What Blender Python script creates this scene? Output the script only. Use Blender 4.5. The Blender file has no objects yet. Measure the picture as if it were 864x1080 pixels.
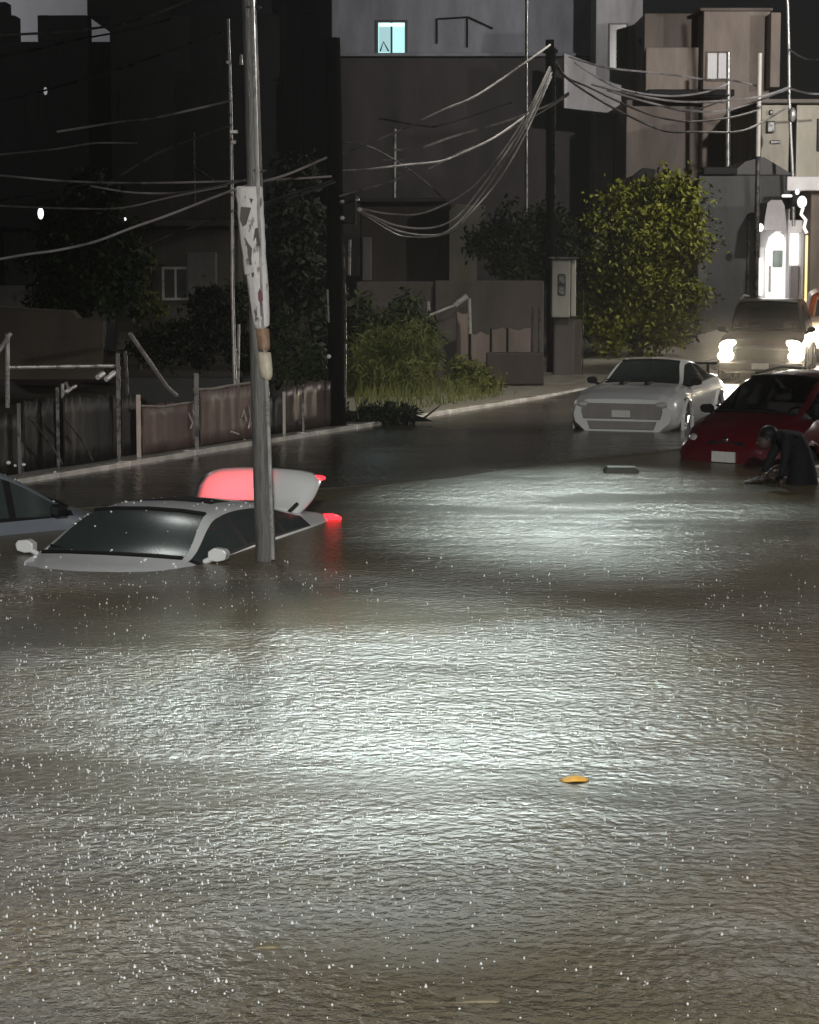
import bpy, math, random
from mathutils import Vector, Matrix
random.seed(7)
R = math.radians
S = bpy.context.scene
C = S.collection

# ------------------------------------------------------------------ camera
F, PITCH, CH = 2400.0, math.atan(279/2400.0), 2.8
cam = bpy.data.objects.new('camera', bpy.data.cameras.new('camera'))
C.objects.link(cam)
cam.location = (0, 0, CH)
cam.rotation_euler = (R(90) - PITCH, 0, 0)
cam.data.sensor_fit = 'VERTICAL'
cam.data.sensor_height = 24.0
cam.data.lens = F/1080*24.0
cam.data.clip_end = 2000
S.camera = cam

# ------------------------------------------------------------------ night sky, faint sky glow
W = bpy.data.worlds.new('World'); S.world = W; W.use_nodes = True
nt = W.node_tree; bg = nt.nodes['Background']
sky = nt.nodes.new('ShaderNodeTexSky'); sky.sky_type = 'NISHITA'; sky.sun_disc = False
SUN_EL, SUN_ROT = R(25), R(200)
sky.sun_elevation = SUN_EL; sky.sun_rotation = SUN_ROT
hs = nt.nodes.new('ShaderNodeHueSaturation'); hs.inputs['Saturation'].default_value = 0.35
nt.links.new(sky.outputs[0], hs.inputs['Color']); nt.links.new(hs.outputs[0], bg.inputs[0])
bg.inputs[1].default_value = 0.0014
sl = bpy.data.lights.new('moonlight', 'SUN'); sl.energy = 0.012; sl.angle = R(15); sl.color = (1, .95, .88)
so = bpy.data.objects.new('moonlight', sl); C.objects.link(so)
sd = Vector((math.sin(SUN_ROT)*math.cos(SUN_EL), math.cos(SUN_ROT)*math.cos(SUN_EL), math.sin(SUN_EL)))
so.rotation_euler = (-sd).to_track_quat('-Z', 'Y').to_euler()

S.view_settings.view_transform = 'Standard'; S.view_settings.look = 'None'
S.view_settings.gamma = 1; S.view_settings.exposure = 0; S.view_settings.use_curve_mapping = False
cy = S.cycles
cy.use_denoising = True
cy.max_bounces = 6; cy.diffuse_bounces = 2; cy.glossy_bounces = 3; cy.transmission_bounces = 4
cy.transparent_max_bounces = 12; cy.volume_bounces = 0
cy.sample_clamp_indirect = 3.0; cy.sample_clamp_direct = 0
cy.caustics_reflective = False; cy.caustics_refractive = False

def lamp(name, kind, loc, power, color, aim=None, half=30, blend=1.0, rad=0.15, parent=None):
    l = bpy.data.lights.new(name, kind); l.energy = power; l.color = color
    l.shadow_soft_size = rad
    o = bpy.data.objects.new(name, l); C.objects.link(o); o.location = loc
    if kind == 'SPOT':
        l.spot_size = R(2*half); l.spot_blend = blend
        o.rotation_euler = (Vector(aim) - Vector(loc)).to_track_quat('-Z', 'Y').to_euler()
    if parent: o.parent = parent
    return o
# unseen lamps outside the frame, some read from glare, others added as fill
lamp('unseen_lamp', 'SPOT', (-1.9, 29, 11.5), 8500, (.86, 1.0, .98), (-.2, 14.9, 0), 9.5, 1, .3)
lamp('unseen_lamp', 'SPOT', (1.6, 30, 11.5), 9500, (.86, 1.0, .98), (.1, 14.6, 0), 8.5, 1, .5)  # second lamp added to centre the glare on the water
lamp('unseen_lamp', 'SPOT', (0.0, 36, 10), 900, (.90, 1.0, .97), (-.1, 15.5, 0), 7, 1, .25)  # weak low lamp added to strengthen the water glare
lamp('unseen_lamp', 'SPOT', (-4, 32, 12), 1500, (.95, .99, .95), (-1.2, 14.5, 0), 17, 1, .25)  # wide lamp added for a silver sheen on the left water
lamp('unseen_lamp', 'SPOT', (5, 32, 12), 1000, (.97, .99, .96), (2.6, 16, 0), 18, 1, .25)  # wide lamp added for sheen on the right water
lamp('unseen_lamp', 'SPOT', (2.8, 47, 14), 15000, (.86, 1.0, .95), (2.0, 25, 0), 6.5, 1, .3)
lamp('unseen_lamp', 'POINT', (26, 46, 10), 7000, (1, .94, .87), rad=.3)
lamp('unseen_lamp', 'SPOT', (14, 30, 12), 27000, (1, .95, .90), (9, 74, 8.5), 18, .9, .3)  # spot added to brighten the tower and pale houses
lamp('unseen_lamp', 'SPOT', (12, 49, 10), 4200, (1, .94, .80), (5.4, 53, 3.2), 20, 1, .3)  # spot added to light the crown of the bushy tree
lamp('unseen_lamp', 'SPOT', (.7, -16, 11), 44000, (1.0, .97, .92), (-.2, 14, 0), 15, 1, .3)  # fill lamp added behind the camera for fence, pole and sedan
lamp('unseen_lamp', 'POINT', (8.5, 24, 9), 120, (1, .92, .80), rad=.3)
lamp('unseen_lamp', 'SPOT', (4.2, 33, 10), 4200, (1, .93, .80), (1.5, 42, 0), 30, 1, .25)  # warm lamp added to light the shrubs and walls
lamp('unseen_lamp', 'POINT', (-24, 99, 15), 2600, (1, .98, 1), rad=.3)  # lamp added to lift the grey hilltop wall

# ------------------------------------------------------------------ helpers
def ray(px, py):
    cx, cyy = (px-432)/F, (540-py)/F
    return Vector((cx, math.cos(PITCH) + cyy*math.sin(PITCH), -math.sin(PITCH) + cyy*math.cos(PITCH)))
def P(px, py, Y):                     # the place seen at a pixel, Y metres down the street
    d = ray(px, py); return Vector((0, 0, CH)) + d*(Y/d.y)
def G(px, py, z=0.0):                 # the place seen at a pixel on the level z
    d = ray(px, py); return Vector((0, 0, CH)) + d*((z-CH)/d.z)
def lerp(a, b, t): return a + (b-a)*t

def tag(o, label=None, cat=None, group=None, kind=None):
    if label: o['label'] = label
    if cat: o['category'] = cat
    if group: o['group'] = group
    if kind: o['kind'] = kind
    return o
def empty(name, loc=(0, 0, 0), rz=0.0, label=None, cat=None, group=None):
    o = bpy.data.objects.new(name, None); C.objects.link(o)
    o.location = loc; o.rotation_euler = (0, 0, rz); o.empty_display_size = .2
    return tag(o, label, cat, group)

class MB:
    def __init__(s): s.v = []; s.f = []
    def add(s, vs, fs):
        n = len(s.v); s.v += [tuple(v) for v in vs]; s.f += [tuple(i+n for i in f) for f in fs]; return s
    def box(s, a, b):
        (x0, y0, z0), (x1, y1, z1) = a, b
        return s.add([(x0,y0,z0),(x1,y0,z0),(x1,y1,z0),(x0,y1,z0),(x0,y0,z1),(x1,y0,z1),(x1,y1,z1),(x0,y1,z1)],
                     [(0,3,2,1),(4,5,6,7),(0,1,5,4),(1,2,6,5),(2,3,7,6),(3,0,4,7)])
    def tube(s, pts, r, n=8, cap=True):
        pts = [Vector(p) for p in pts]; rs = r if isinstance(r, (list, tuple)) else [r]*len(pts)
        vs = []; fs = []
        ref = Vector((0, 0, 1))
        for i, p in enumerate(pts):
            t = (pts[min(i+1, len(pts)-1)] - pts[max(i-1, 0)]).normalized()
            u = t.cross(ref if abs(t.z) < .95 else Vector((1, 0, 0))).normalized(); w = t.cross(u)
            for k in range(n):
                a = 2*math.pi*k/n
                vs.append(p + (u*math.cos(a) + w*math.sin(a))*rs[i])
        for i in range(len(pts)-1):
            for k in range(n):
                a, b = i*n+k, i*n+(k+1) % n
                fs.append((a, b, b+n, a+n))
        if cap:
            fs.append(tuple(range(n))); fs.append(tuple(reversed(range((len(pts)-1)*n, len(pts)*n))))
        return s.add(vs, fs)
    def prism(s, pts, d0, d1, axis='y'):           # outline extruded along an axis
        n = len(pts)
        def q(p, d): return (p[0], d, p[1]) if axis == 'y' else ((d, p[0], p[1]) if axis == 'x' else (p[0], p[1], d))
        vs = [q(p, d0) for p in pts] + [q(p, d1) for p in pts]
        fs = [tuple(range(n)), tuple(reversed(range(n, 2*n)))]
        for i in range(n):
            j = (i+1) % n; fs.append((i, i+n, j+n, j))
        return s.add(vs, fs)
    def ball(s, c, r, nu=10, nv=6):
        c = Vector(c); rx, ry, rz = r if isinstance(r, (tuple, list)) else (r, r, r)
        vs = [c+Vector((0, 0, rz))]
        for j in range(1, nv):
            t = math.pi*j/nv
            for i in range(nu):
                a = 2*math.pi*i/nu
                vs.append(c+Vector((rx*math.sin(t)*math.cos(a), ry*math.sin(t)*math.sin(a), rz*math.cos(t))))
        vs.append(c-Vector((0, 0, rz))); fs = []
        for i in range(nu):
            fs.append((0, 1+i, 1+(i+1) % nu)); b = 1+(nv-2)*nu
            fs.append((b+i, len(vs)-1, b+(i+1) % nu))
        for j in range(nv-2):
            for i in range(nu):
                a, b = 1+j*nu+i, 1+j*nu+(i+1) % nu
                fs.append((a, a+nu, b+nu, b))
        return s.add(vs, fs)
    def build(s, name, mat, parent=None, smooth=False, bevel=0.0):
        me = bpy.data.meshes.new(name); me.from_pydata(s.v, [], s.f)
        import bmesh
        bm = bmesh.new(); bm.from_mesh(me)
        if smooth == 'weld': bmesh.ops.remove_doubles(bm, verts=bm.verts, dist=.0008)
        bmesh.ops.recalc_face_normals(bm, faces=bm.faces); bm.to_mesh(me); bm.free()
        if smooth:
            for p in me.polygons: p.use_smooth = True
            try: me.set_sharp_from_angle(angle=R(42))
            except Exception: pass
        me.materials.append(mat)
        o = bpy.data.objects.new(name, me); C.objects.link(o)
        if parent: o.parent = parent
        if bevel:
            b = o.modifiers.new('bevel', 'BEVEL'); b.width = bevel; b.segments = 2; b.limit_method = 'ANGLE'
        return o

# ------------------------------------------------------------------ materials
_m = {}
def mat(name, col, rough=.6, metal=0.0, var=.25, scale=3.0, bump=0.0, bscale=20.0, col2=None, emit=None, es=0.0,
        coat=0.0, rvar=0.0, spec=.5, stretch=None, edge=.5, soft=.25):
    if name in _m: return _m[name]
    m = bpy.data.materials.new(name); m.use_nodes = True
    n = m.node_tree; L = n.links; b = n.nodes['Principled BSDF']
    tc = n.nodes.new('ShaderNodeTexCoord'); mp = n.nodes.new('ShaderNodeMapping')
    if stretch: mp.inputs['Scale'].default_value = stretch
    L.new(tc.outputs['Object'], mp.inputs[0])
    no = n.nodes.new('ShaderNodeTexNoise'); no.inputs['Scale'].default_value = scale; no.inputs['Detail'].default_value = 6
    no.inputs['Roughness'].default_value = .65
    L.new(mp.outputs[0], no.inputs['Vector'])
    cr = n.nodes.new('ShaderNodeValToRGB')
    e = cr.color_ramp.elements
    e[0].position = edge-soft; e[1].position = edge+soft
    c2 = col2 or tuple(c*(1-var) for c in col)
    e[0].color = (*c2, 1); e[1].color = (*(col if col2 else tuple(min(1, c*(1+var*.6)) for c in col)), 1)
    L.new(no.outputs[0], cr.inputs[0]); L.new(cr.outputs[0], b.inputs['Base Color'])
    b.inputs['Roughness'].default_value = rough; b.inputs['Metallic'].default_value = metal
    b.inputs['Specular IOR Level'].default_value = spec
    b.inputs['Coat Weight'].default_value = coat; b.inputs['Coat Roughness'].default_value = .08
    if rvar:
        mr = n.nodes.new('ShaderNodeMapRange'); mr.inputs[1].default_value = .35; mr.inputs[2].default_value = .65
        mr.inputs[3].default_value = max(.03, rough-rvar); mr.inputs[4].default_value = min(1, rough+rvar)
        L.new(no.outputs[0], mr.inputs[0]); L.new(mr.outputs[0], b.inputs['Roughness'])
    if bump:
        n2 = n.nodes.new('ShaderNodeTexNoise'); n2.inputs['Scale'].default_value = bscale; n2.inputs['Detail'].default_value = 4
        L.new(mp.outputs[0], n2.inputs['Vector'])
        bp = n.nodes.new('ShaderNodeBump'); bp.inputs['Strength'].default_value = bump; bp.inputs['Distance'].default_value = .02
        L.new(n2.outputs[0], bp.inputs['Height']); L.new(bp.outputs[0], b.inputs['Normal'])
    if emit:
        b.inputs['Emission Color'].default_value = (*emit, 1); b.inputs['Emission Strength'].default_value = es
    _m[name] = m
    return m

def glass(name, tint=(.25, .3, .3), rough=.04, opac=.35, ior=1.5):
    if name in _m: return _m[name]
    m = bpy.data.materials.new(name); m.use_nodes = True
    n = m.node_tree; L = n.links; n.nodes.clear()
    out = n.nodes.new('ShaderNodeOutputMaterial')
    tr = n.nodes.new('ShaderNodeBsdfTransparent'); tr.inputs[0].default_value = (*tint, 1)
    gl = n.nodes.new('ShaderNodeBsdfGlossy'); gl.inputs['Roughness'].default_value = rough
    df = n.nodes.new('ShaderNodeBsdfDiffuse'); df.inputs[0].default_value = (.09, .12, .12, 1)
    no = n.nodes.new('ShaderNodeTexNoise'); no.inputs['Scale'].default_value = 60
    tc = n.nodes.new('ShaderNodeTexCoord'); L.new(tc.outputs['Object'], no.inputs['Vector'])
    bp = n.nodes.new('ShaderNodeBump'); bp.inputs['Strength'].default_value = .12; bp.inputs['Distance'].default_value = .004
    L.new(no.outputs[0], bp.inputs['Height']); L.new(bp.outputs[0], gl.inputs['Normal'])
    fr = n.nodes.new('ShaderNodeFresnel'); fr.inputs[0].default_value = ior
    m1 = n.nodes.new('ShaderNodeMixShader'); m1.inputs[0].default_value = opac
    L.new(tr.outputs[0], m1.inputs[1]); L.new(df.outputs[0], m1.inputs[2])
    m2 = n.nodes.new('ShaderNodeMixShader')
    L.new(fr.outputs[0], m2.inputs[0]); L.new(m1.outputs[0], m2.inputs[1]); L.new(gl.outputs[0], m2.inputs[2])
    L.new(m2.outputs[0], out.inputs[0])
    _m[name] = m
    return m

def emis(name, col, strength):
    if name in _m: return _m[name]
    return mat(name, tuple(c*.6 for c in col), .3, emit=col, es=strength, var=.05)

def water_mat(name, amp, rough, mud, mud2, small=10.0, calm=0.0):
    m = bpy.data.materials.new(name); m.use_nodes = True
    n = m.node_tree; L = n.links; b = n.nodes['Principled BSDF']
    tc = n.nodes.new('ShaderNodeTexCoord')
    def noise(sc, det=2, stretch=(1, 1, 1), rough_=.5, dist=0.0):
        mp = n.nodes.new('ShaderNodeMapping'); mp.inputs['Scale'].default_value = stretch
        L.new(tc.outputs['Object'], mp.inputs[0])
        t = n.nodes.new('ShaderNodeTexNoise'); t.inputs['Scale'].default_value = sc; t.inputs['Detail'].default_value = det
        t.inputs['Roughness'].default_value = rough_; t.inputs['Distortion'].default_value = dist
        L.new(mp.outputs[0], t.inputs['Vector']); return t.outputs[0]
    def math_(op, a, bb):
        q = n.nodes.new('ShaderNodeMath'); q.operation = op
        for i, x in enumerate((a, bb)):
            if isinstance(x, (int, float)): q.inputs[i].default_value = x
            else: L.new(x, q.inputs[i])
        return q.outputs[0]
    # the surface pitted by raindrops
    vo = n.nodes.new('ShaderNodeTexVoronoi'); vo.inputs['Scale'].default_value = 17; vo.feature = 'SMOOTH_F1'; L.new(tc.outputs['Object'], vo.inputs['Vector'])
    ring = math_('MULTIPLY', vo.outputs['Distance'], .75)          # pits left by the drops
    h = math_('ADD', math_('MULTIPLY', noise(small, 3, (1, 1, 1), .55, .4), .75), math_('MULTIPLY', noise(2.4, 2, (.8, 1.3, 1)), .9))
    h = math_('ADD', h, math_('MULTIPLY', noise(small*2.6, 2), .35))
    h = math_('ADD', h, ring)
    gust = noise(.32, 3, (.7, 1.5, 1))                 # patches of rougher and calmer surface
    mr = n.nodes.new('ShaderNodeMapRange'); mr.inputs[1].default_value = .36; mr.inputs[2].default_value = .62
    mr.inputs[3].default_value = .3; mr.inputs[4].default_value = 1.35
    L.new(gust, mr.inputs[0])
    h = math_('MULTIPLY', h, mr.outputs[0])
    bp = n.nodes.new('ShaderNodeBump'); bp.inputs['Strength'].default_value = 1.0; bp.inputs['Distance'].default_value = amp
    L.new(h, bp.inputs['Height']); L.new(bp.outputs[0], b.inputs['Normal'])
    cr = n.nodes.new('ShaderNodeValToRGB'); e = cr.color_ramp.elements
    e[0].position = .35; e[1].position = .65; e[0].color = (*mud, 1); e[1].color = (*mud2, 1)
    L.new(noise(.5, 4), cr.inputs[0]); L.new(cr.outputs[0], b.inputs['Base Color'])
    b.inputs['Roughness'].default_value = rough; b.inputs['IOR'].default_value = 1.33
    _m[name] = m
    return m

WHITE_PAINT = mat('white_car_paint', (.62, .64, .65), .28, coat=.6, var=.06)
SILVER_PAINT = mat('grey_blue_car_paint', (.20, .23, .27), .3, metal=.3, coat=.6, var=.08)
RED_PAINT = mat('red_car_paint', (.075, .0025, .006), .3, coat=.6, var=.1)
DARK_PAINT = mat('brown_car_paint', (.03, .023, .02), .4, coat=.2, var=.08)
ORANGE_PAINT = mat('orange_van_paint', (.62, .13, .03), .35, coat=.4, var=.1)
TRIM = mat('black_trim', (.008, .008, .009), .6, var=.1, spec=.2)
CABIN = mat('cabin_fabric', (.03, .03, .032), .8)
SEAT = mat('seat_fabric', (.11, .10, .10), .8)
RUBBER = mat('tyre_rubber', (.02, .02, .02), .8)
RIM = mat('wheel_alloy', (.35, .35, .36), .3, metal=.8)
CHROME = mat('chrome', (.6, .6, .6), .12, metal=1, var=.03)
GLASS = glass('car_glass', (.25, .3, .3), .24, .35, 1.22)
DGLASS = glass('dark_car_glass', (.07, .08, .08), .05, .25)
CGLASS = glass('clear_car_glass', (.6, .62, .6), .06, .02, 1.2)
LENS = mat('lamp_lens', (.45, .45, .45), .1, var=.1)
PLATE = mat('number_plate', (.55, .55, .52), .4, var=.25, scale=30)
REDGLOW = emis('tail_lamp_glow', (1, .02, .03), 4)
HEADGLOW = emis('headlamp_glow', (1, .88, .68), 40)
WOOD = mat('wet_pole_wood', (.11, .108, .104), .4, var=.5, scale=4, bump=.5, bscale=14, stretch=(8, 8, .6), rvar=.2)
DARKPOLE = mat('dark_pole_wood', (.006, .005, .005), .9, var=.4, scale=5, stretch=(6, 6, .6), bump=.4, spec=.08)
GALV = mat('galvanised_steel', (.45, .45, .44), .35, metal=.5, var=.3, scale=6, rvar=.15)
STEEL = mat('wet_dark_steel', (.10, .10, .10), .3, metal=.4, var=.4, scale=7, rvar=.2)
CABLE = mat('wet_cable_glints', (.42, .41, .42), .35, metal=.1, col2=(.09, .09, .092), scale=.9, rvar=.12, edge=.50, soft=.10)  # bright dashes are wet glints painted into the cable colour
CABLE2 = mat('dull_cable', (.06, .06, .065), .3, metal=.2, var=.85, scale=1.3, rvar=.2, soft=.12)
ASPHALT = mat('wet_asphalt', (.065, .062, .06), .36, var=.4, scale=2, bump=.35, bscale=60, rvar=.15)
CONCRETE = mat('wet_concrete', (.26, .245, .21), .5, var=.4, scale=2.2, bump=.3, bscale=40, rvar=.15)
KERBM = mat('wet_kerb_concrete', (.62, .60, .56), .18, var=.45, scale=3, bump=.3, bscale=30, rvar=.15)
SOIL = mat('dark_soil', (.06, .052, .04), .8, var=.4, scale=3, bump=.6, bscale=8)

# ------------------------------------------------------------------ the lie of the land
def kerb_x(y): return -4.27 + .462*(y-27.5)
def rise(y): return max(0, y-46)*.03 + max(0, y-60)*.02
def strip(name, x0f, x1f, ys, zf, m, nx=6):
    mb = MB(); vs = []; fs = []
    for y in ys:
        for i in range(nx+1):
            x = lerp(x0f(y), x1f(y), i/nx); vs.append((x, y, zf(x, y)))
    w = nx+1
    for j in range(len(ys)-1):
        for i in range(nx): fs.append((j*w+i, j*w+i+1, (j+1)*w+i+1, (j+1)*w+i))
    o = mb.add(vs, fs).build(name, m, smooth=True); tag(o, kind='structure'); return o
YS = [-30, -10, 0, 8, 14, 20, 24, 27, 30, 33, 36, 39, 42, 45, 48, 52, 56, 60, 66, 74, 84, 100]
def road_z(x, y):
    e = y - 40.5 + .25*(x-4)
    return max(-1.0, min(.0, e*.035)) + (max(0, min(.08, e*.02))) + rise(y)
gnd = MB().add([(-130, -60, -1.6), (130, -60, -1.6), (130, 190, -1.6), (-130, 190, -1.6)], [(0, 1, 2, 3)]).build('ground', SOIL)
tag(gnd, kind='structure')
strip('road', kerb_x, lambda y: kerb_x(y)+26, YS, road_z, ASPHALT, 20)
strip('sidewalk', lambda y: kerb_x(y)-3.2, lambda y: kerb_x(y)-.16, YS, lambda x, y: .08+rise(y), CONCRETE, 4)
def back_z(x, y): return .07 + rise(y) + max(0, (kerb_x(y)-3.2-x-1))*.03
strip('yard_ground', lambda y: kerb_x(y)-60, lambda y: kerb_x(y)-3.2, YS, back_z, SOIL, 16)
k = MB()
ky = [-10+i*1.5 for i in range(70)]
for i in range(len(ky)-1):
    a, b = ky[i]+.012, ky[i+1]-.012
    j = random.uniform(-.012, .012)
    za, zb = .085+rise(a)+j*.6, .085+rise(b)+j*.6
    xa, xb = kerb_x(a), kerb_x(b)
    k.add([(xa-.16, a, -1), (xa, a, -1), (xb, b, -1), (xb-.16, b, -1), (xa-.16, a, za), (xa-.015, a, za), (xb-.015, b, zb), (xb-.16, b, zb),
           (xa, a, za-.02), (xb, b, zb-.02)],
          [(0, 1, 8, 5, 4), (1, 2, 9, 8), (8, 9, 6, 5), (2, 3, 7, 6, 9), (3, 0, 4, 7), (4, 5, 6, 7)])
tag(k.build('kerb', KERBM), kind='structure')

# flood water: a choppy deep part and the calmer shallow part at the far kerb
WAT = water_mat('flood_water', .0135, .25, (.115, .088, .040), (.115, .106, .078), 20.0)
CALM = water_mat('calm_flood_water', .008, .17, (.060, .055, .046), (.075, .068, .055))
EDGE = [(-400, 556), (-60, 545), (150, 533), (320, 518), (450, 506), (560, 492), (640, 483), (720, 474), (864, 462), (1100, 446), (1500, 424)]
ep = [G(*e) for e in EDGE]
ep = [Vector((-60, 18, 0))] + ep + [Vector((80, 45, 0))]
dense = []
for a, b in zip(ep, ep[1:]):
    nseg = max(2, int((b-a).length/.25)) if (b-a).length < 20 else 2
    for i in range(nseg):
        p = a.lerp(b, i/nseg); dense.append(p + Vector((0, random.uniform(-.06, .06) if nseg > 2 else 0, 0)))
dense.append(ep[-1])
wm = MB(); n = len(dense)
wm.add([(p.x, -40, 0) for p in dense] + [(p.x, p.y, 0) for p in dense], [(i, i+1, n+i+1, n+i) for i in range(n-1)])
tag(wm.build('flood_water', WAT), kind='structure')
sm = MB()
sm.add([(p.x, p.y-.02, -.06) for p in dense] + [(p.x, p.y, .012) for p in dense] + [(p.x, p.y+.12, .022) for p in dense] + [(p.x, 62, .022) for p in dense],
       [(r*n+i, r*n+i+1, (r+1)*n+i+1, (r+1)*n+i) for r in range(3) for i in range(n-1)])
tag(sm.build('shallow_water', CALM, smooth=True), kind='structure')

# ------------------------------------------------------------------ buildings
def plaster(name, c, **k): return mat(name, c, .75, var=k.pop('var', .42), scale=k.pop('scale', .8), bump=.25, bscale=12, stretch=k.pop('stretch', (1.5, 1.5, .4)), soft=.22, **k)
FRAME = mat('window_frame_paint', (.55, .55, .53), .5, var=.1)
DPANE = mat('dark_window_pane', (.015, .017, .02), .15, var=.2)
def wpx(px, Y): return P(px, 261, Y).x
def zpx(py, Y): return P(432, py, Y).z
def block(parent, name, m, px0, py0, px1, py1, Y, depth, proud=0.0, bottom=None, bevel=.03):
    """a wall block whose front face lies Y metres away; depth is how far back it goes"""
    a, b = P(px0, py1, Y), P(px1, py0, Y)
    z0 = bottom if bottom is not None else a.z
    o = MB().box((a.x, Y-proud, z0), (b.x, Y-proud+depth, b.z)).build(name, m, None, bevel=bevel)
    if parent: adopt(o, parent)
    return o
def adopt(o, parent):
    o.parent = parent; o.matrix_parent_inverse = Matrix.Translation(-Vector(parent.location))
def window(parent, px0, py0, px1, py1, Y, pane=DPANE, frame=FRAME, bars=1, t=.06):
    a, b = P(px0, py1, Y), P(px1, py0, Y)
    x0, x1, z0, z1 = a.x, b.x, a.z, b.z
    f = MB()
    f.box((x0-t, Y-.07, z0-t), (x0, Y+.03, z1+t)); f.box((x1, Y-.07, z0-t), (x1+t, Y+.03, z1+t))
    f.box((x0, Y-.07, z1), (x1, Y+.03, z1+t)); f.box((x0, Y-.07, z0-t), (x1, Y+.03, z0))
    for i in range(bars):
        xm = lerp(x0, x1, (i+1)/(bars+1)); f.box((xm-t*.4, Y-.06, z0), (xm+t*.4, Y-.02, z1))
    fo = f.build('window', frame); adopt(fo, parent)
    po = MB().box((x0, Y-.03, z0), (x1, Y-.012, z1)).build('pane', pane, fo)
    po.matrix_parent_inverse = Matrix.Translation(-Vector(parent.location)) if False else Matrix()
    return fo

def building(name, label, cat, px, Y, group=None):
    return empty(name, (wpx(px, Y), Y, 0), 0, label, cat, group)

# pale upper building with the lit window, its dark lower storey and white stair wall
PALE = plaster('pale_plaster', (.27, .28, .32)); BROWN = plaster('brown_plaster', (.042, .034, .036))
b = building('apartment_building', 'pale upper storey building with one bright turquoise lit window over a dark brown lower wall', 'building', 490, 78)
block(b, 'upper_storey', PALE, 350, -60, 629, 59, 78, 9)
block(b, 'lower_storey', BROWN, 352, 61, 700, 260, 77.4, 8.5, bottom=0)
LITPANE = emis('lit_window_pane', (.50, .92, .95), .95)
w = window(b, 399, 24, 427, 56, 78, LITPANE, mat('dark_window_frame', (.05, .06, .06), .5), 1, .09)
wa, wb_ = P(400, 55, 78), P(411.5, 24.5, 78)
MB().box((wa.x, 77.955, wa.z), (wb_.x, 77.965, wb_.z)).build('dim_glow_panel', emis('dim_room_glow', (.50, .82, .85), .62), w)  # glowing panel added: dimmer room light over the left half of the pane
wa, wb_ = P(400, 28, 78), P(426.5, 24.5, 78)
MB().box((wa.x, 77.93, wa.z), (wb_.x, 77.94, wb_.z)).build('ceiling_glow', emis('ceiling_glow', (.8, 1, 1), 1.3), w)
blind = MB(); q0, q1 = P(401, 44, 77.9), P(410, 54, 77.9)
blind.tube([(q0.x, 77.93, q1.z), (lerp(q0.x, q1.x, .4), 77.93, q0.z), (q1.x, 77.93, q1.z)], .025)
blind.build('plant_silhouette', TRIM, w)
block(b, 'roof_slab', PALE, 347, 56.5, 629, 60.2, 78, 1, proud=.35)
fr = MB()
for (x0, y0, x1, y1) in ((461, 20, 461, 46), (461, 20, 494, 18), (494, 18, 520, 30), (493, 18, 493, 50)):
    fr.tube([P(x0, y0, 77.9), P(x1, y1, 77.9)], .03)
adopt(fr.build('window_grille', TRIM), b)
b = building('stair_tower', 'tall pale grey stair tower with one narrow dark window, beside the beige house', 'building', 655, 75)
TOWER = plaster('grey_tower_plaster', (.42, .42, .44))
block(b, 'wall', TOWER, 628, -60, 679, 98, 75, 2.2, bottom=0)
window(b, 643, 26, 661, 72, 75, DPANE, plaster('tower_frame', (.22, .22, .24)), 0, .05)
pw = MB(); a = [P(*p, 73.5) for p in ((595, 56), (629, 68), (629, 82), (676, 96), (676, 122), (640, 119), (595, 114))]
pw.prism([(p.x, p.z) for p in a], 73.5, 74.2)
o = pw.build('balcony_wall', plaster('white_plaster', (.56, .55, .57)), bevel=.02)
tag(o, 'bare white slanted balcony wall in front of the grey stair tower', 'balcony wall')

b = building('beige_house', 'two storey beige flat roofed house with small curtained window and dark balcony edge', 'house', 750, 70)
BEIGE = plaster('beige_plaster', (.34, .285, .25)); BEIGE2 = plaster('shaded_beige_plaster', (.20, .165, .145))  # BEIGE2 is the same beige with shade put into its colour
block(b, 'wall', BEIGE, 740, 11, 813, 182, 70, 8, bottom=0)
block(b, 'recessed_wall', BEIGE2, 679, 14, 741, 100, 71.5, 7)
block(b, 'parapet', BEIGE, 681, 50, 743, 99, 70.6, .3)
block(b, 'side_wing', BEIGE, 812, 13, 824, 92, 69.2, 8)
block(b, 'balcony_slab', TRIM, 679, 97, 769, 104, 70, 1.6, proud=1.2)
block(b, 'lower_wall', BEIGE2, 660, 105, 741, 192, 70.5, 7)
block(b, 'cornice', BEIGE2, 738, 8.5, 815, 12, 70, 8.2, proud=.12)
block(b, 'shutter', mat('grey_shutter', (.12, .12, .11), .5, stretch=(1, 1, 12)), 746, 140, 775, 176, 70.2, .2, proud=.28)
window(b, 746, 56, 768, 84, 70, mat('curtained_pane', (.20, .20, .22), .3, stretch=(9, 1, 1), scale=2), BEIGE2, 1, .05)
tk = MB(); c = P(705, 46, 72.5); tk.tube([(c.x-.9, 72.5, c.z), (c.x-.6, 72.5, c.z+.22), (c.x+.6, 72.5, c.z+.25), (c.x+1, 72.5, c.z)], .12)
adopt(tk.build('roof_pipe', TRIM), b)

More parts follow.
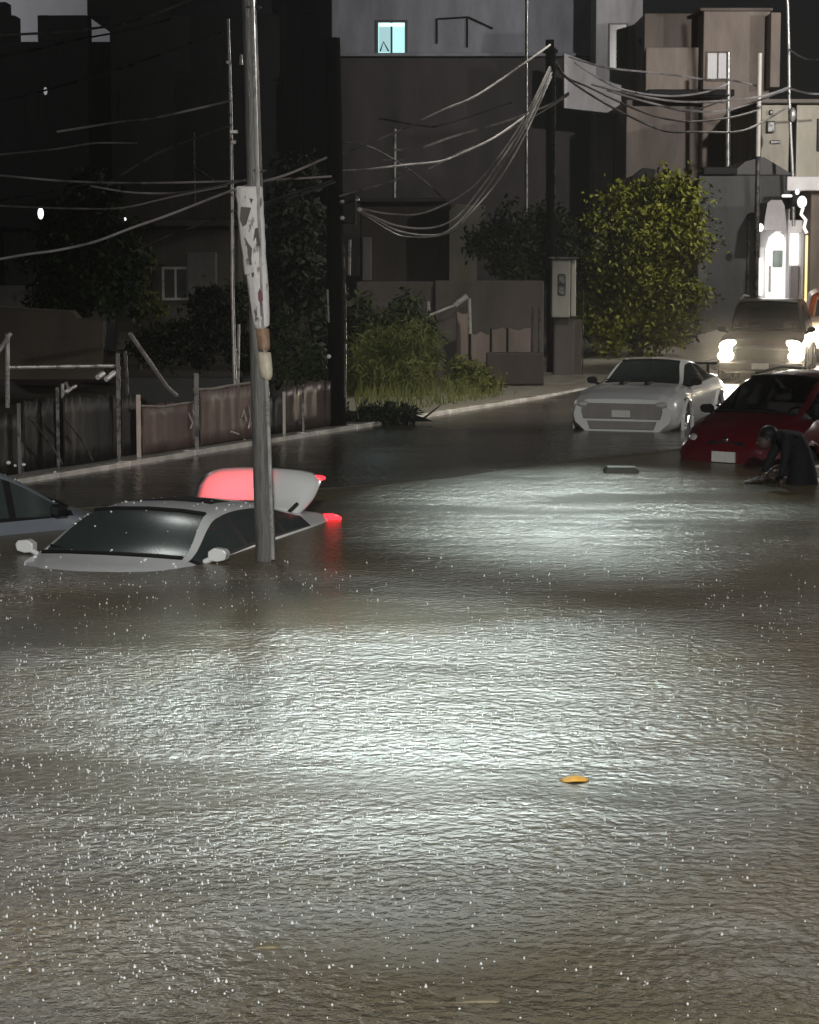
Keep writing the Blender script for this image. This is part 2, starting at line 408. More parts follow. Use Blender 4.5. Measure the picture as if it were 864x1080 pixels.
b = building('cream_house', 'cream wall house with meter boxes and narrow dark doorway at the right edge', 'house', 845, 64)
CREAM = plaster('cream_plaster', (.46, .43, .36))
block(b, 'wall', CREAM, 802, 109, 833, 182, 64, 6, bottom=0); block(b, 'wall', CREAM, 839, 109, 905, 184, 64, 6, bottom=0)
block(b, 'doorway', TRIM, 833, 112, 839, 182, 64.6, 4)
block(b, 'roof_slab', plaster('roof_concrete', (.20, .18, .16)), 798, 105, 905, 109.3, 64, 6.4, proud=.3)
block(b, 'meter_box', STEEL, 808, 128, 817, 140, 64, .2, proud=.18); block(b, 'meter_box', STEEL, 811, 116, 815, 121, 64, .2, proud=.12)
block(b, 'sign_plate', STEEL, 812, 148, 823, 152, 64, .05, proud=.05)
block(b, 'drainpipe', FRAME, 838.6, 115, 841, 182, 64, .1, proud=.12)
block(b, 'window', DPANE, 861, 125, 880, 160, 64, .05, proud=.03)

b = building('garden_wall', 'tall plain grey wall between the bushy lit tree and the bright shop', 'wall', 770, 62)
block(b, 'wall', plaster('grey_block_wall', (.062, .066, .066)), 735, 185, 834, 330, 62, .5, bottom=0)
block(b, 'coping', TRIM, 741, 176, 777, 184.5, 62, .7, proud=.15)
block(b, 'gutter_post', STEEL, 787, 225, 791, 310, 62, .1, proud=.1)
rf = MB(); a = [P(*p, 63) for p in ((768, 184.6), (784, 171), (803, 166), (818, 175), (834, 184.6))]
rf.prism([(p.x, p.z) for p in a], 62.6, 66)
tag(rf.build('shed_roof', mat('dark_roof_tiles', (.02, .02, .02), .5)), 'low black pitched shed roof behind the plain grey wall', 'roof')
dk = MB(); a = [P(*p, 61) for p in ((676, 200), (676, 183), (690, 178), (700, 170), (713, 172), (711, 200))]
dk.prism([(p.x, p.z) for p in a], 66, 67)
tag(dk.build('rubble_heap', TRIM), 'black heap of junk on the roof edge above the bushy lit tree', 'junk heap')

# bright shop at the right edge
b = building('shop', 'brightly lit white shop front with arched doorway and yellow edged pillar at the right edge', 'shop', 832, 60)
SHOPW = mat('shop_white_paint', (.68, .66, .66), .5, var=.1)
LIT = emis('shop_light_box', (1, .99, .97), .95); LITW = emis('shop_warm_strip', (1, .80, .38), 1.2)
block(b, 'wall', SHOPW, 800, 232, 880, 330, 61, 5, bottom=0)
a = [P(*p, 60.8) for p in ((808.5, 318), (808.5, 262), (812, 250), (819, 244), (826, 248), (829, 258), (829, 318))]
o = MB().prism([(p.x, p.z) for p in a], 60.7, 61.02).build('lit_doorway', LIT); adopt(o, b)
block(b, 'glass_door', mat('shop_glass_door', (.35, .42, .40), .15), 815, 264, 826, 282, 60.6, .06)
block(b, 'door_post', SHOPW, 811, 280, 814, 308, 60.55, .12)
block(b, 'lit_panel', LIT, 800.5, 272, 805, 312, 60.7, .25); block(b, 'lit_panel', LIT, 834, 246, 843, 280, 60.7, .25)
block(b, 'shutter', mat('shop_shutter', (.20, .18, .18), .4), 834, 280.5, 844, 316, 60.7, .25)
block(b, 'pillar', SHOPW, 829.5, 220, 833.5, 330, 60.4, .4, bottom=0); block(b, 'pillar', SHOPW, 844.5, 245, 848, 330, 60.4, .4, bottom=0)
block(b, 'yellow_strip', LITW, 849.5, 248, 852.5, 322, 60.5, .2); block(b, 'side_wall', plaster('shop_side', (.16, .13, .10)), 853, 200, 905, 330, 60.2, 4, bottom=0)
a = [P(*p, 59.6) for p in ((806.5, 229), (809, 214), (813, 211), (824, 211), (827, 217), (828, 228), (829, 243), (805, 243))]
o = MB().prism([(p.x, p.z) for p in a], 59.5, 60.9).build('awning', mat('grey_awning', (.30, .29, .29), .6)); adopt(o, b)
block(b, 'sign_board', SHOPW, 830, 186, 905, 201, 59.8, .3)
block(b, 'sign_lamp', LIT, 825, 205, 836, 208, 59.5, .12)
block(b, 'bracket', TRIM, 835, 203, 842, 218, 59.9, .3)
for (x, y, r) in ((846, 213, .13), (802, 240, .09), (841, 202.5, .06)):
    o = MB().ball(P(x, y, 59.4), (r, r*.6, r*1.25)).build('bulb', LIT, smooth=True); adopt(o, b)
pts = [P(x, y, 59.5) for x, y in ((847, 219), (845, 226), (850, 232), (848, 240), (851, 246))]
o = MB().tube(pts, .045).build('neon_tube', emis('soft_neon', (1, .92, .85), .8)); adopt(o, b)
lamp('shop_light', 'POINT', (wpx(818, 58), 58, 2.6), 70, (1, .95, .9), rad=.4)

# middle distance walls
b = building('flat_roof_house', 'low brown flat roofed house with cream corner pillar beyond the retaining wall', 'house', 440, 60)
block(b, 'wall', plaster('mid_brown_plaster', (.08, .066, .058)), 380, 213, 476, 320, 60, 6, bottom=0)
a = [P(*p, 59.5) for p in ((474, 320), (474, 222), (482, 215), (512, 217), (511, 258), (503, 268), (503, 320))]
o = MB().prism([(p.x, p.z) for p in a], 59.4, 61).build('pillar', plaster('cream_pillar', (.21, .20, .155))); adopt(o, b)
block(b, 'roof_slab', plaster('roof_slab_dark', (.09, .08, .075)), 376, 209, 476, 213.2, 60, 6.4, proud=.3)
block(b, 'door_jamb', plaster('jamb_grey', (.25, .24, .23)), 382, 250, 392, 296, 60, .2, proud=.15)
RET = plaster('retaining_wall_render', (.072, .060, .055), scale=.9)
b = building('retaining_wall', 'long dark brown rendered retaining wall behind the green shrubs', 'wall', 500, 47)
block(b, 'wall', RET, 376, 297, 458, 400, 47.3, .4, bottom=0); block(b, 'wall', RET, 458.5, 296, 574, 400, 47, .4, bottom=0)
FENCEP = plaster('pale_concrete_panel', (.16, .13, .115), scale=1.4)
b = building('panel_fence', 'row of pale worn concrete panels standing against the dark retaining wall', 'fence', 535, 46)
for i, (x0, y0, x1) in enumerate(((482, 330, 494), (497, 352, 517), (519, 347, 534), (536.5, 347, 560))):
    tops = [(lerp(x0, x1, k_/4), y0+random.uniform(-2.5, 2)) for k_ in range(5)]
    pp = [P(x, y, 46) for x, y in tops]
    adopt(MB().prism([(pp[0].x, .1)]+[(p.x, p.z) for p in pp]+[(pp[-1].x, .1)], 46+.02*i, 46.12+.02*i).build('panel', FENCEP, bevel=.012), b)
for x in (495.5, 518, 535.3, 562, 569):
    block(b, 'post', TRIM if x < 562 else STEEL, x-1.1, 346 if x < 562 else 322, x+1.1, 395, 45.95, .08, bottom=.1)
b = building('low_wall', 'low dark red brown wall at the base of the pale concrete panels', 'wall', 545, 44)
block(b, 'wall', plaster('dark_brick_wall', (.042, .03, .028)), 513, 372, 574, 410, 45, .3, bottom=.1)
b = building('brown_gate', 'brown sheet gate below the white meter cabinet', 'gate', 600, 48)
block(b, 'gate_leaf', plaster('gate_brown', (.12, .098, .085)), 588, 337, 614, 395, 48, .1, bottom=.1)
block(b, 'post', STEEL, 586.5, 325, 588, 395, 47.9, .1, bottom=.1); block(b, 'post', STEEL, 614.2, 305, 616, 395, 47.9, .1, bottom=.1)
b = building('meter_cabinet', 'pale grey meter cabinet standing on the wall beside the bushy lit tree', 'cabinet', 594, 47)
block(b, 'cabinet_body', plaster('cabinet_grey', (.30, .30, .28)), 582, 273, 602, 335, 47.5, .5)
block(b, 'side_panel', plaster('cabinet_light', (.42, .41, .37)), 602.2, 273, 608, 334, 47.6, .45)
block(b, 'lid', STEEL, 580, 271, 612, 273.5, 47.4, .7); block(b, 'hatch', STEEL, 588, 289, 597, 312, 47.5, .1, proud=.03)
block(b, 'pedestal', plaster('cabinet_base', (.09, .08, .08)), 584, 335, 606, 400, 47.8, .3, bottom=.1)

# left side
b = building('window_house', 'low dark house with flat roof and white framed sliding window between the trees', 'house', 195, 50)
HOUSE = plaster('dark_grey_plaster', (.105, .10, .088))
block(b, 'wall', HOUSE, 122, 238, 252, 345, 50, 7, bottom=0)
block(b, 'roof_slab', plaster('roof_edge', (.14, .13, .125)), 112, 232, 262, 239, 50, 7.5, proud=.6)
block(b, 'roof_parapet', plaster('parapet_dark', (.075, .07, .066)), 118, 203, 254, 232, 51.5, 6)
window(b, 174, 284, 197, 314, 50, mat('grey_pane', (.07, .075, .075), .2), mat('white_window_frame', (.62, .62, .60), .5), 1, .055)
block(b, 'water_tank', plaster('tank_grey', (.16, .155, .15)), 197, 266, 228, 312, 49.6, .3)
b = building('far_dark_building', 'large black unlit building filling the upper left behind the wires', 'building', 170, 85)
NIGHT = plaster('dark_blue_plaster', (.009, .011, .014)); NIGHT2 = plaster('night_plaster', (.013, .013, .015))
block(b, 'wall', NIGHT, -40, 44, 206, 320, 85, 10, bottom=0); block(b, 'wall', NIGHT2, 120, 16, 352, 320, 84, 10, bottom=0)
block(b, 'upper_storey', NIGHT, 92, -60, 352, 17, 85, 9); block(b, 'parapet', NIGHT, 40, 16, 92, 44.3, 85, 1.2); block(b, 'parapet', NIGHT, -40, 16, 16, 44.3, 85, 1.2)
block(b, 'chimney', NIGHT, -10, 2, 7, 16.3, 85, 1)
for x in (30, 128):
    window(b, x, 96, x+20, 130, 85 if x < 120 else 84, DPANE, NIGHT2, 1, .06)
block(b, 'column', plaster('night_column', (.016, .016, .017)), 300, -60, 316, 200, 83.5, .5); block(b, 'column', plaster('night_column', (.016, .016, .017)), 334, -60, 350, 200, 83.5, .5)
b = building('hilltop_block', 'flat grey building wall catching light at the top left corner', 'building', 50, 110)
block(b, 'wall', plaster('hilltop_grey', (.34, .34, .36), var=.1), -60, -80, 130, 80, 110, 8, bottom=0)
b = building('grey_side_house', 'small grey house front left of the dark conifer with a white low wall', 'house', 20, 52)
block(b, 'wall', plaster('grey_left_plaster', (.16, .165, .175)), 5, 245, 39, 322, 52, 4, bottom=0)
block(b, 'wing', plaster('blue_grey_plaster', (.05, .055, .065)), -40, 238, 5, 322, 52.4, 4, bottom=0)
block(b, 'low_wall', plaster('white_low_wall', (.42, .40, .40)), -40, 301, 34, 330, 51, .3, bottom=0)
b = building('earth_wall', 'rough brown mud rendered wall behind the scrap metal fence', 'wall', 50, 40)
em = MB(); a = [P(*p, 41) for p in ((-40, 400), (-40, 322), (0, 324), (50, 327), (74, 328), (82, 336), (108, 339), (109, 400))]
em.prism([(p.x, p.z) for p in a], 41, 41.6)
o = em.build('wall', mat('mud_render', (.10, .085, .07), .8, var=.4, scale=1.5, bump=.5, bscale=6)); adopt(o, b)
hb = building('dark_hedge_wall', 'black low wall behind the rusty fence panels under the house window', 'wall', 200, 39)
block(hb, 'wall', plaster('black_wall', (.035, .036, .036)), 128, 398, 300, 440, 36.5, .3, bottom=0)
# wooded slope far behind
hl = MB(); vs = []; fs = []
for j in range(6):
    for i in range(25):
        vs.append((-90+i*7.5, 92+j*17, .5+j*j*.05 + random.uniform(-.4, .4)*j*.2))
for j in range(5):
    for i in range(24): fs.append((j*25+i, j*25+i+1, (j+1)*25+i+1, (j+1)*25+i))
tag(hl.add(vs, fs).build('hill', SOIL, smooth=True), kind='structure')


# ------------------------------------------------------------------ cars
def pchip(xs, ys):
    n = len(xs); h = [xs[i+1]-xs[i] for i in range(n-1)]; d = [(ys[i+1]-ys[i])/h[i] for i in range(n-1)]
    m = [d[0]] + [0]*(n-2) + [d[-1]]
    for i in range(1, n-1):
        if d[i-1]*d[i] > 0:
            w1, w2 = 2*h[i]+h[i-1], h[i]+2*h[i-1]; m[i] = (w1+w2)/(w1/d[i-1]+w2/d[i])
    def f(x):
        i = 0
        while i < n-2 and x > xs[i+1]: i += 1
        t = (x-xs[i])/h[i]; t = min(1, max(0, t))
        return ((2*t**3-3*t**2+1)*ys[i] + (t**3-2*t**2+t)*h[i]*m[i] + (-2*t**3+3*t**2)*ys[i+1] + (t**3-t**2)*h[i]*m[i+1])
    return f
#        x     ws   wm   wb   zb    wr    zr    zc   z0   bow
SEDAN = dict(keys=[(-2.76, .60, .70, .66, .80, .58, .86, .88, .35, -.06), (-2.6, .78, .84, .76, .93, .66, 1.00, 1.03, .28, -.04),
    (-2.0, .86, .90, .80, .96, .66, 1.05, 1.09, .22, -.10), (-1.0, .88, .92, .82, .96, .55, 1.255, 1.305, .20, -.05), (-.3, .89, .92, .83, .95, .565, 1.295, 1.345, .20, 0),
    (.10, .89, .93, .84, .94, .60, 1.275, 1.325, .20, .05), (.98, .89, .94, .85, .92, .74, .965, 1.0, .20, .13),
    (1.6, .87, .91, .80, .85, .64, .90, .93, .2, .05), (2.1, .80, .86, .74, .74, .58, .77, .80, .22, .05), (2.38, .58, .68, .58, .58, .48, .62, .64, .25, .08)],
    cowl=.98, header=.10, rtop=-1.0, rbase=-2.0, glass=[(.90, -.12), (-.22, -1.15), (-1.22, -1.82)], wheels=(1.45, -1.38), wr=.33)
COUPE = dict(keys=[(-2.40, .62, .72, .68, .78, .60, .84, .86, .35, -.05), (-2.28, .80, .88, .78, .93, .68, .99, 1.01, .30, -.03),
    (-1.75, .90, .96, .84, 1.0, .66, 1.06, 1.09, .25, -.08), (-.85, .90, .95, .84, .98, .54, 1.31, 1.35, .22, -.04), (-.3, .88, .94, .83, .96, .56, 1.345, 1.39, .22, 0),
    (.0, .88, .93, .83, .95, .565, 1.33, 1.375, .22, .04), (.85, .88, .93, .83, .94, .70, .985, 1.02, .22, .12),
    (1.6, .90, .95, .84, .92, .66, .965, 1.0, .22, .03), (2.2, .86, .92, .80, .84, .64, .89, .91, .24, .03), (2.40, .74, .84, .74, .74, .62, .80, .82, .26, .06)],
    cowl=.85, header=0, rtop=-.85, rbase=-1.75, glass=[(.75, -.5), (-.62, -1.35)], wheels=(1.50, -1.45), wr=.35)
HATCH = dict(keys=[(-1.93, .70, .76, .72, .92, .58, 1.02, 1.06, .35, -.06), (-1.80, .80, .84, .78, .96, .56, 1.22, 1.27, .3, -.06), (-1.45, .83, .86, .79, .97, .52, 1.44, 1.48, .22, -.05),
    (-.6, .83, .86, .79, .96, .55, 1.485, 1.53, .2, 0), (.25, .83, .86, .78, .95, .56, 1.44, 1.49, .2, .05), (1.15, .82, .85, .77, .95, .66, 1.0, 1.04, .2, .14),
    (1.55, .80, .83, .72, .85, .58, .90, .93, .22, .08), (1.84, .72, .77, .62, .68, .48, .72, .76, .24, .08), (1.95, .56, .64, .5, .54, .42, .58, .60, .26, .10)],
    cowl=1.15, header=.25, rtop=-1.45, rbase=-1.80, glass=[(1.0, .48), (.40, -.42), (-.52, -1.3)], wheels=(1.22, -1.22), wr=.30)
SUV = dict(keys=[(-2.38, .76, .82, .80, 1.05, .64, 1.2, 1.25, .45, -.05), (-2.25, .86, .85, .80, 1.12, .64, 1.5, 1.55, .40, -.04), (-1.95, .84, .87, .81, 1.12, .62, 1.73, 1.77, .32, -.04),
    (-.6, .84, .87, .81, 1.10, .64, 1.77, 1.81, .3, 0), (.3, .84, .87, .81, 1.10, .65, 1.71, 1.76, .3, .05), (1.05, .84, .87, .81, 1.10, .74, 1.15, 1.18, .3, .12),
    (1.7, .84, .87, .84, 1.06, .70, 1.10, 1.13, .32, .05), (2.2, .86, .85, .82, .98, .70, 1.02, 1.04, .36, .04), (2.36, .78, .86, .76, .86, .68, .85, .93, .4, .06)],
    cowl=1.05, header=.3, rtop=-1.95, rbase=-2.25, glass=[(.92, .35), (.25, -.55), (-.67, -1.8)], wheels=(1.45, -1.4), wr=.38)

def car(name, spec, paint, loc, heading, label, cat='car', glassm=None, wheels=True, wheel_sub=False, mirror_mat=None, seats=True, group=None):
    fx, fy = heading
    root = empty(name, loc, math.atan2(fy, fx), label, cat, group)
    gm = glassm or GLASS
    K = spec['keys']; xs = [k[0] for k in K]
    fs = [pchip(xs, [k[j] for k in K]) for j in range(1, 10)]
    st = set(xs) | {round(-2.5+.075*i, 4) for i in range(70) if xs[0] < -2.5+.075*i < xs[-1]}
    marks = [spec['cowl'], spec['header'], spec['rtop'], spec['rbase']] + [v for g in spec['glass'] for v in g]
    st = {x for x in st if all(abs(x-mk) > .03 for mk in marks) or x in marks} | set(marks)
    st = sorted(st); NR = 13
    def section(x):
        ws, wm, wb, zb, wr, zr, zc, z0, bow = [f(x) for f in fs]
        zm = lerp(z0, zb, .60)
        pts = [(0, z0), (ws*.85, z0), (ws, z0+.10), (lerp(ws, wm, .7), lerp(z0, zm, .55)), (wm, zm), (lerp(wm, wb, .30), lerp(zm, zb, .55)), (wb, zb)]
        for t in (.08, .90, .97):
            pts.append((lerp(wb, wr, t) + .035*math.sin(math.pi*t)*min(1, (zr-zb)/.3), lerp(zb, zr, t)))
        pts += [(wr-.045, lerp(zr, zc, .28)), (wr*.55, lerp(zr, zc, .78)), (0, zc)]
        out = []
        for i, (y, z) in enumerate(pts):
            xx = x
            if i >= 6: xx = x + bow*(1-(y/max(.01, wb))**2)
            elif bow and (x > 1.5 or x < -1.7): xx = x + bow*.6*(1-(y/max(.01, wm))**2)
            out.append((xx, y, z))
        return out
    secs = [section(x) for x in st]
    body, trim, wind, rear = MB(), MB(), MB(), MB(); sides = {}
    def inside(x, iv): return iv[0] >= x >= iv[1]
    wc = [(wx, spec['wr']+.05) for wx in spec['wheels']]
    for side in (1, -1):
        for i in range(len(st)-1):
            xm = (st[i]+st[i+1])/2
            for r in range(NR-1):
                q = [secs[i][r], secs[i+1][r], secs[i+1][r+1], secs[i][r+1]]
                q = [(p[0], p[1]*side, p[2]) for p in q]
                zc_ = sum(p[2] for p in q)/4
                tgt = body
                if r in (10, 11) and spec['header'] < xm < spec['cowl']: tgt = wind
                elif r in (10, 11) and spec['rbase'] < xm < spec['rtop']: tgt = rear
                elif r == 7 and spec['rbase']+.1 < xm < spec['cowl']:
                    tgt = trim
                    for gi, iv in enumerate(spec['glass']):
                        if inside(xm, iv): tgt = sides.setdefault((side, gi), MB())
                elif r == 6 and spec['rbase']+.1 < xm < spec['cowl']-.1: tgt = trim
                elif wheels and 1 <= r <= 4 and any((xm-wx)**2 + (zc_-spec['wr'])**2 < rr*rr for wx, rr in wc): continue
                tgt.add(q, [(0, 1, 2, 3)])
    for e in (0, -1):
        ring = [(p[0], p[1], p[2]) for p in secs[e]] + [(p[0], -p[1], p[2]) for p in reversed(secs[e][1:-1])]
        body.add(ring, [tuple(range(len(ring)))])
    bo = body.build('body', paint, root, 'weld')
    trim.build('window_trim', TRIM, root, 'weld')
    wo = wind.build('windscreen', gm, root, 'weld'); rear.build('rear_window', gm, root, 'weld')
    for m_ in sides.values():
        if m_.v: m_.build('side_window', gm, root, 'weld')
    # frit band round the windscreen and wipers
    cw = section(spec['cowl']-.03); hd = section(spec['header']+.05)
    fb = MB()
    for row, dz in ((cw, .006), (hd, .006)):
        pts = [(p[0], s_*p[1], p[2]+dz) for s_ in (1,) for p in reversed(row[10:])] + [(p[0], -p[1], p[2]+dz) for p in row[10:]]
        pts = [(row[10][0], row[10][1], row[10][2]+dz), (row[11][0], row[11][1], row[11][2]+dz), (row[12][0], 0, row[12][2]+dz), (row[11][0], -row[11][1], row[11][2]+dz), (row[10][0], -row[10][1], row[10][2]+dz)]
        fb.tube(pts, .022, 6)
    fb.build('seal', TRIM, wo)
    c5 = section(spec['cowl']-.12)
    for yy in (.35, -.25):
        MB().tube([(spec['cowl']+.04, yy+.1, section(spec['cowl'])[11][2]+.015), (spec['cowl']-.05, yy-.12, c5[11][2]-.02), (spec['cowl']-.10, yy-.42, c5[11][2]+.015)], .011, 6).build('wiper', TRIM, root)
    # mirrors
    bx = spec['glass'][0][0]-.12; sb = section(bx)[7]
    for s_ in (1, -1):
        mm = MB(); yi = s_*(sb[1]+.03); yo = s_*(sb[1]+.21); mm.prism([(yi, sb[2]+.02), (yi, sb[2]+.10), (lerp(yi, yo, .3), sb[2]+.135), (lerp(yi, yo, .85), sb[2]+.125), (yo, sb[2]+.09), (lerp(yi, yo, .9), sb[2]+.03), (lerp(yi, yo, .5), sb[2]+.012)], bx-.03, bx+.07, 'x')
        mm.tube([(bx+.05, s_*(sb[1]-.02), sb[2]), (bx+.03, s_*(sb[1]+.08), sb[2]+.045)], .028, 8)
        mo = mm.build('wing_mirror', mirror_mat or paint, root, bevel=.02)
        MB().box((bx-.038, min(yi, yo)+.02, sb[2]+.035), (bx-.032, max(yi, yo)-.03, sb[2]+.11)).build('mirror_glass', CHROME, mo)
    # cabin
    if seats:
        cb = MB(); cb.box((spec['rbase']+.1, -.7, .3), (spec['cowl']-.15, .7, .45)); cb.box((spec['cowl']-.45, -.68, .7), (spec['cowl']-.1, .68, section(spec['cowl'])[6][2]-.03))
        cb.build('cabin_floor', CABIN, root)
        for sx, sy in ((-.15, .37), (-.15, -.37), (-1.05, .38), (-1.05, -.38)):
            se = MB(); se.box((sx-.1, sy-.22, .45), (sx+.42, sy+.22, .6)); se.box((sx-.24, sy-.21, .55), (sx-.06, sy+.21, 1.08))
            se.box((sx-.24, sy-.12, 1.1), (sx-.13, sy+.12, 1.27))
            se.build('seat', SEAT, root, bevel=.04)
        sw = MB(); c = Vector((spec['cowl']-.55, .37, .93))
        sw.tube([c+Vector((.08*math.sin(a), .18*math.cos(a), .16*math.sin(a))) for a in [2*math.pi*i/16 for i in range(17)]], .016, 6)
        sw.tube([c+Vector((0, -.17, 0)), c+Vector((.05, 0, -.02)), c+Vector((0, .17, 0))], .02, 6)
        sw.build('steering_wheel', TRIM, root, True)
    if wheels:
        for wx in spec['wheels']:
            for s_ in (1, -1):
                w = spec['wr']; y1 = s_*(section(wx)[4][1]-.02)
                ty = MB(); prof = [(.62*w, -.10), (.93*w, -.11), (w, -.08), (w, .08), (.93*w, .11), (.62*w, .10)]
                vs = []; fs_ = []; N = 28
                for k in range(N):
                    a = 2*math.pi*k/N
                    for (rr, yy) in prof: vs.append((wx+rr*math.cos(a), y1-s_*.11+yy, w+rr*math.sin(a)))
                np_ = len(prof)
                for k in range(N):
                    for j in range(np_):
                        fs_.append((k*np_+j, k*np_+(j+1) % np_, ((k+1) % N)*np_+(j+1) % np_, ((k+1) % N)*np_+j))
                tyo = ty.add(vs, fs_).build('wheel', RUBBER, root, True)
                rm = MB()
                for k in range(5):
                    a = 2*math.pi*k/5
                    rm.tube([(wx, y1-s_*.03, w), (wx+.6*w*math.cos(a), y1-s_*.01, w+.6*w*math.sin(a))], [.05, .03], 6)
                rm.tube([(wx+.61*w*math.cos(2*math.pi*k/24), y1-s_*.02, w+.61*w*math.sin(2*math.pi*k/24)) for k in range(25)], .022, 6)
                rm.build('rim', RIM, tyo, True)
                ar = MB(); R0 = w+.065
                ar.tube([(wx+R0*math.cos(a), y1+s_*.015, w+R0*math.sin(a)) for a in [R(-20+220*k/20) for k in range(21)]], .035, 8)
                ar.build('wheel_arch', paint, root, True)
                ho = MB(); ho.tube([(wx, y1-s_*.34, w), (wx, y1-s_*.30, w)], w+.08, 20); ho.build('wheel_well', TRIM, root)
    return root, section

def lens(root, name, m, c, r, rz=0.0):
    mb = MB().ball((0, 0, 0), r, 14, 8); ro = Matrix.Rotation(rz, 4, 'Z')
    mb.v = [tuple(ro @ Vector(v) + Vector(c)) for v in mb.v]
    return mb.build(name, m, root, True)
def plate(root, c, w=.36, h=.15, d=.02, m=None):
    return MB().box((c[0]-d, c[1]-w/2, c[2]-h/2), (c[0]+d, c[1]+w/2, c[2]+h/2)).build('number_plate', m or PLATE, root, bevel=.006)
def hd(a): return (-math.sin(R(a)), -math.cos(R(a)))

# ---- white sedan in the flood, boot lid up
SH = hd(18.5)
sed, sec = car('white_sedan', SEDAN, WHITE_PAINT, (-2.36, 21.2, -.935), SH,
   'white sedan sunk to its bonnet beside the leaning pole, boot lid open and glowing red', wheels=False)
sed.rotation_euler.y = -R(.25)      # the tail sinks a little deeper than the nose
sr = MB(); vs = []; fs = []
for i in range(9):
    x = -.33 - i*.055
    s_ = sec(x)
    for y in (-.40, -.2, 0, .2, .40): vs.append((x, y, s_[12][2]+.012-.18*y*y))
for i in range(8):
    for j in range(4): fs.append((i*5+j, i*5+j+1, i*5+j+6, i*5+j+5))
sro = sr.add(vs, fs).build('sunroof', TRIM, sed, True)
sm_ = sro.modifiers.new('thick', 'SOLIDIFY'); sm_.thickness = .02
lens(sed, 'headlight', LENS, (2.2, .66, .66), (.14, .12, .07), R(-25)); lens(sed, 'headlight', LENS, (2.2, -.66, .66), (.14, .12, .07), R(25))
plate(sed, (2.43, 0, .45))
# boot lid: the outer skin faces forward, lip and lamps at its top corners
vs = []; fs = []
prof = [(0, 0), (-.12, .05), (-.23, .12), (-.33, .20), (-.41, .28), (-.48, .335), (-.55, .375), (-.60, .38)]
NY = 13
for (dx, dz) in prof:
    t = min(1, dz/.24); hw = lerp(.56, .66, t) if dx > -.5 else .66-(-.5-dx)*.2
    for j in range(NY):
        u = -1+2*j/(NY-1)
        drop = .05*abs(u)**8
        vs.append((-2.02+dx-.02*u*u, u*hw, 1.06+dz-.035*u*u-drop*(.3+t)))
for i in range(len(prof)-1):
    for j in range(NY-1): fs.append((i*NY+j, i*NY+j+1, (i+1)*NY+j+1, (i+1)*NY+j))
lid = MB().add(vs, fs).build('boot_lid', WHITE_PAINT, sed, True)
so_ = lid.modifiers.new('thick', 'SOLIDIFY'); so_.thickness = .05; so_.offset = 0
for s_ in (1,):
    lens(lid, 'tail_light', REDGLOW, (-2.02-.60, s_*.60, 1.06+.31), (.05, .09, .03), s_*R(10))
    MB().tube([(-1.95, s_*.50, .98), (-2.03, s_*.52, 1.08), (-2.2, s_*.54, 1.14)], .02, 6).build('hinge', TRIM, lid)
for s_ in (1, -1):
    lens(sed, 'tail_light', REDGLOW, (-2.67, s_*.72, .955), (.10, .16, .04), s_*R(-35))
MB().box((-1.20, -.16, 1.19), (-1.16, .16, 1.215)).build('brake_light', REDGLOW, sed, bevel=.005)
lamp('brake_glow', 'SPOT', (0, 0, 0), 140, (1, .004, .02), (1, 0, 0), 40, 1, .05)
bl = bpy.data.objects['brake_glow']; bl.parent = sed; bl.location = (-1.66, -.24, 1.24)
bl.rotation_euler = Vector((-.75, -.05, -.05)).to_track_quat('-Z', 'Y').to_euler()

# ---- grey blue car at the left edge
lc = P(68, 541, 22.6); lf = Vector((.75, .66, 0)).normalized(); ll = Vector((-lf.y, lf.x, 0))
lp = lc - lf*1.02 + ll*.80
lcar, _lsec = car('grey_blue_car', HATCH, SILVER_PAINT, (lp.x, lp.y, -.83), (lf.x, lf.y), 'grey blue car cut off by the left edge, sunk to its door handles',
   wheels=False, mirror_mat=TRIM)
MB().tube([(.1, -.87, .86), (-.1, -.875, .86)], .018, 8).build('door_handle', SILVER_PAINT, lcar, True)
MB().tube([(-.6, 0, 1.52), (-.85, 0, 1.72)], .01, 6).build('aerial', GALV, lcar)

# ---- white coupe in the shallow water
cp, csec = car('white_coupe', COUPE, WHITE_PAINT, (3.90, 36.6, -.22), hd(18), 'white muscle coupe with rear spoiler standing in shallow water by the kerb',
   glassm=DGLASS, mirror_mat=TRIM)
MB().prism([(-.66, .48), (.66, .48), (.70, .62), (.66, .74), (-.66, .74), (-.70, .62)], 2.40, 2.455, 'x').build('grille', mat('grey_grille', (.20, .19, .185), .5), cp, bevel=.01)
MB().prism([(-.55, .30), (.55, .30), (.60, .44), (-.60, .44)], 2.405, 2.45, 'x').build('lower_grille', mat('grey_grille', (.20, .19, .185), .5), cp, bevel=.01)
for s_ in (1, -1): lens(cp, 'headlight', LENS, (2.38, s_*.66, .72), (.10, .13, .06), s_*R(-15))
plate(cp, (2.48, 0, .57), .32, .12)
for s_ in (.22, -.22):
    MB().prism([(s_-.05, 1.0), (s_+.05, 1.0), (s_+.03, 1.05), (s_-.03, 1.05)], 1.0, 1.5, 'x').build('bonnet_scoop', TRIM, cp, bevel=.008)
sp = MB(); sp.box((-2.36, -.78, 1.19), (-2.1, .78, 1.225)); sp.box((-2.28, -.62, .98), (-2.18, -.57, 1.2)); sp.box((-2.28, .57, .98), (-2.18, .62, 1.2))
sp.build('spoiler', TRIM, cp, bevel=.01); cp.scale = (.9, .9, .9)

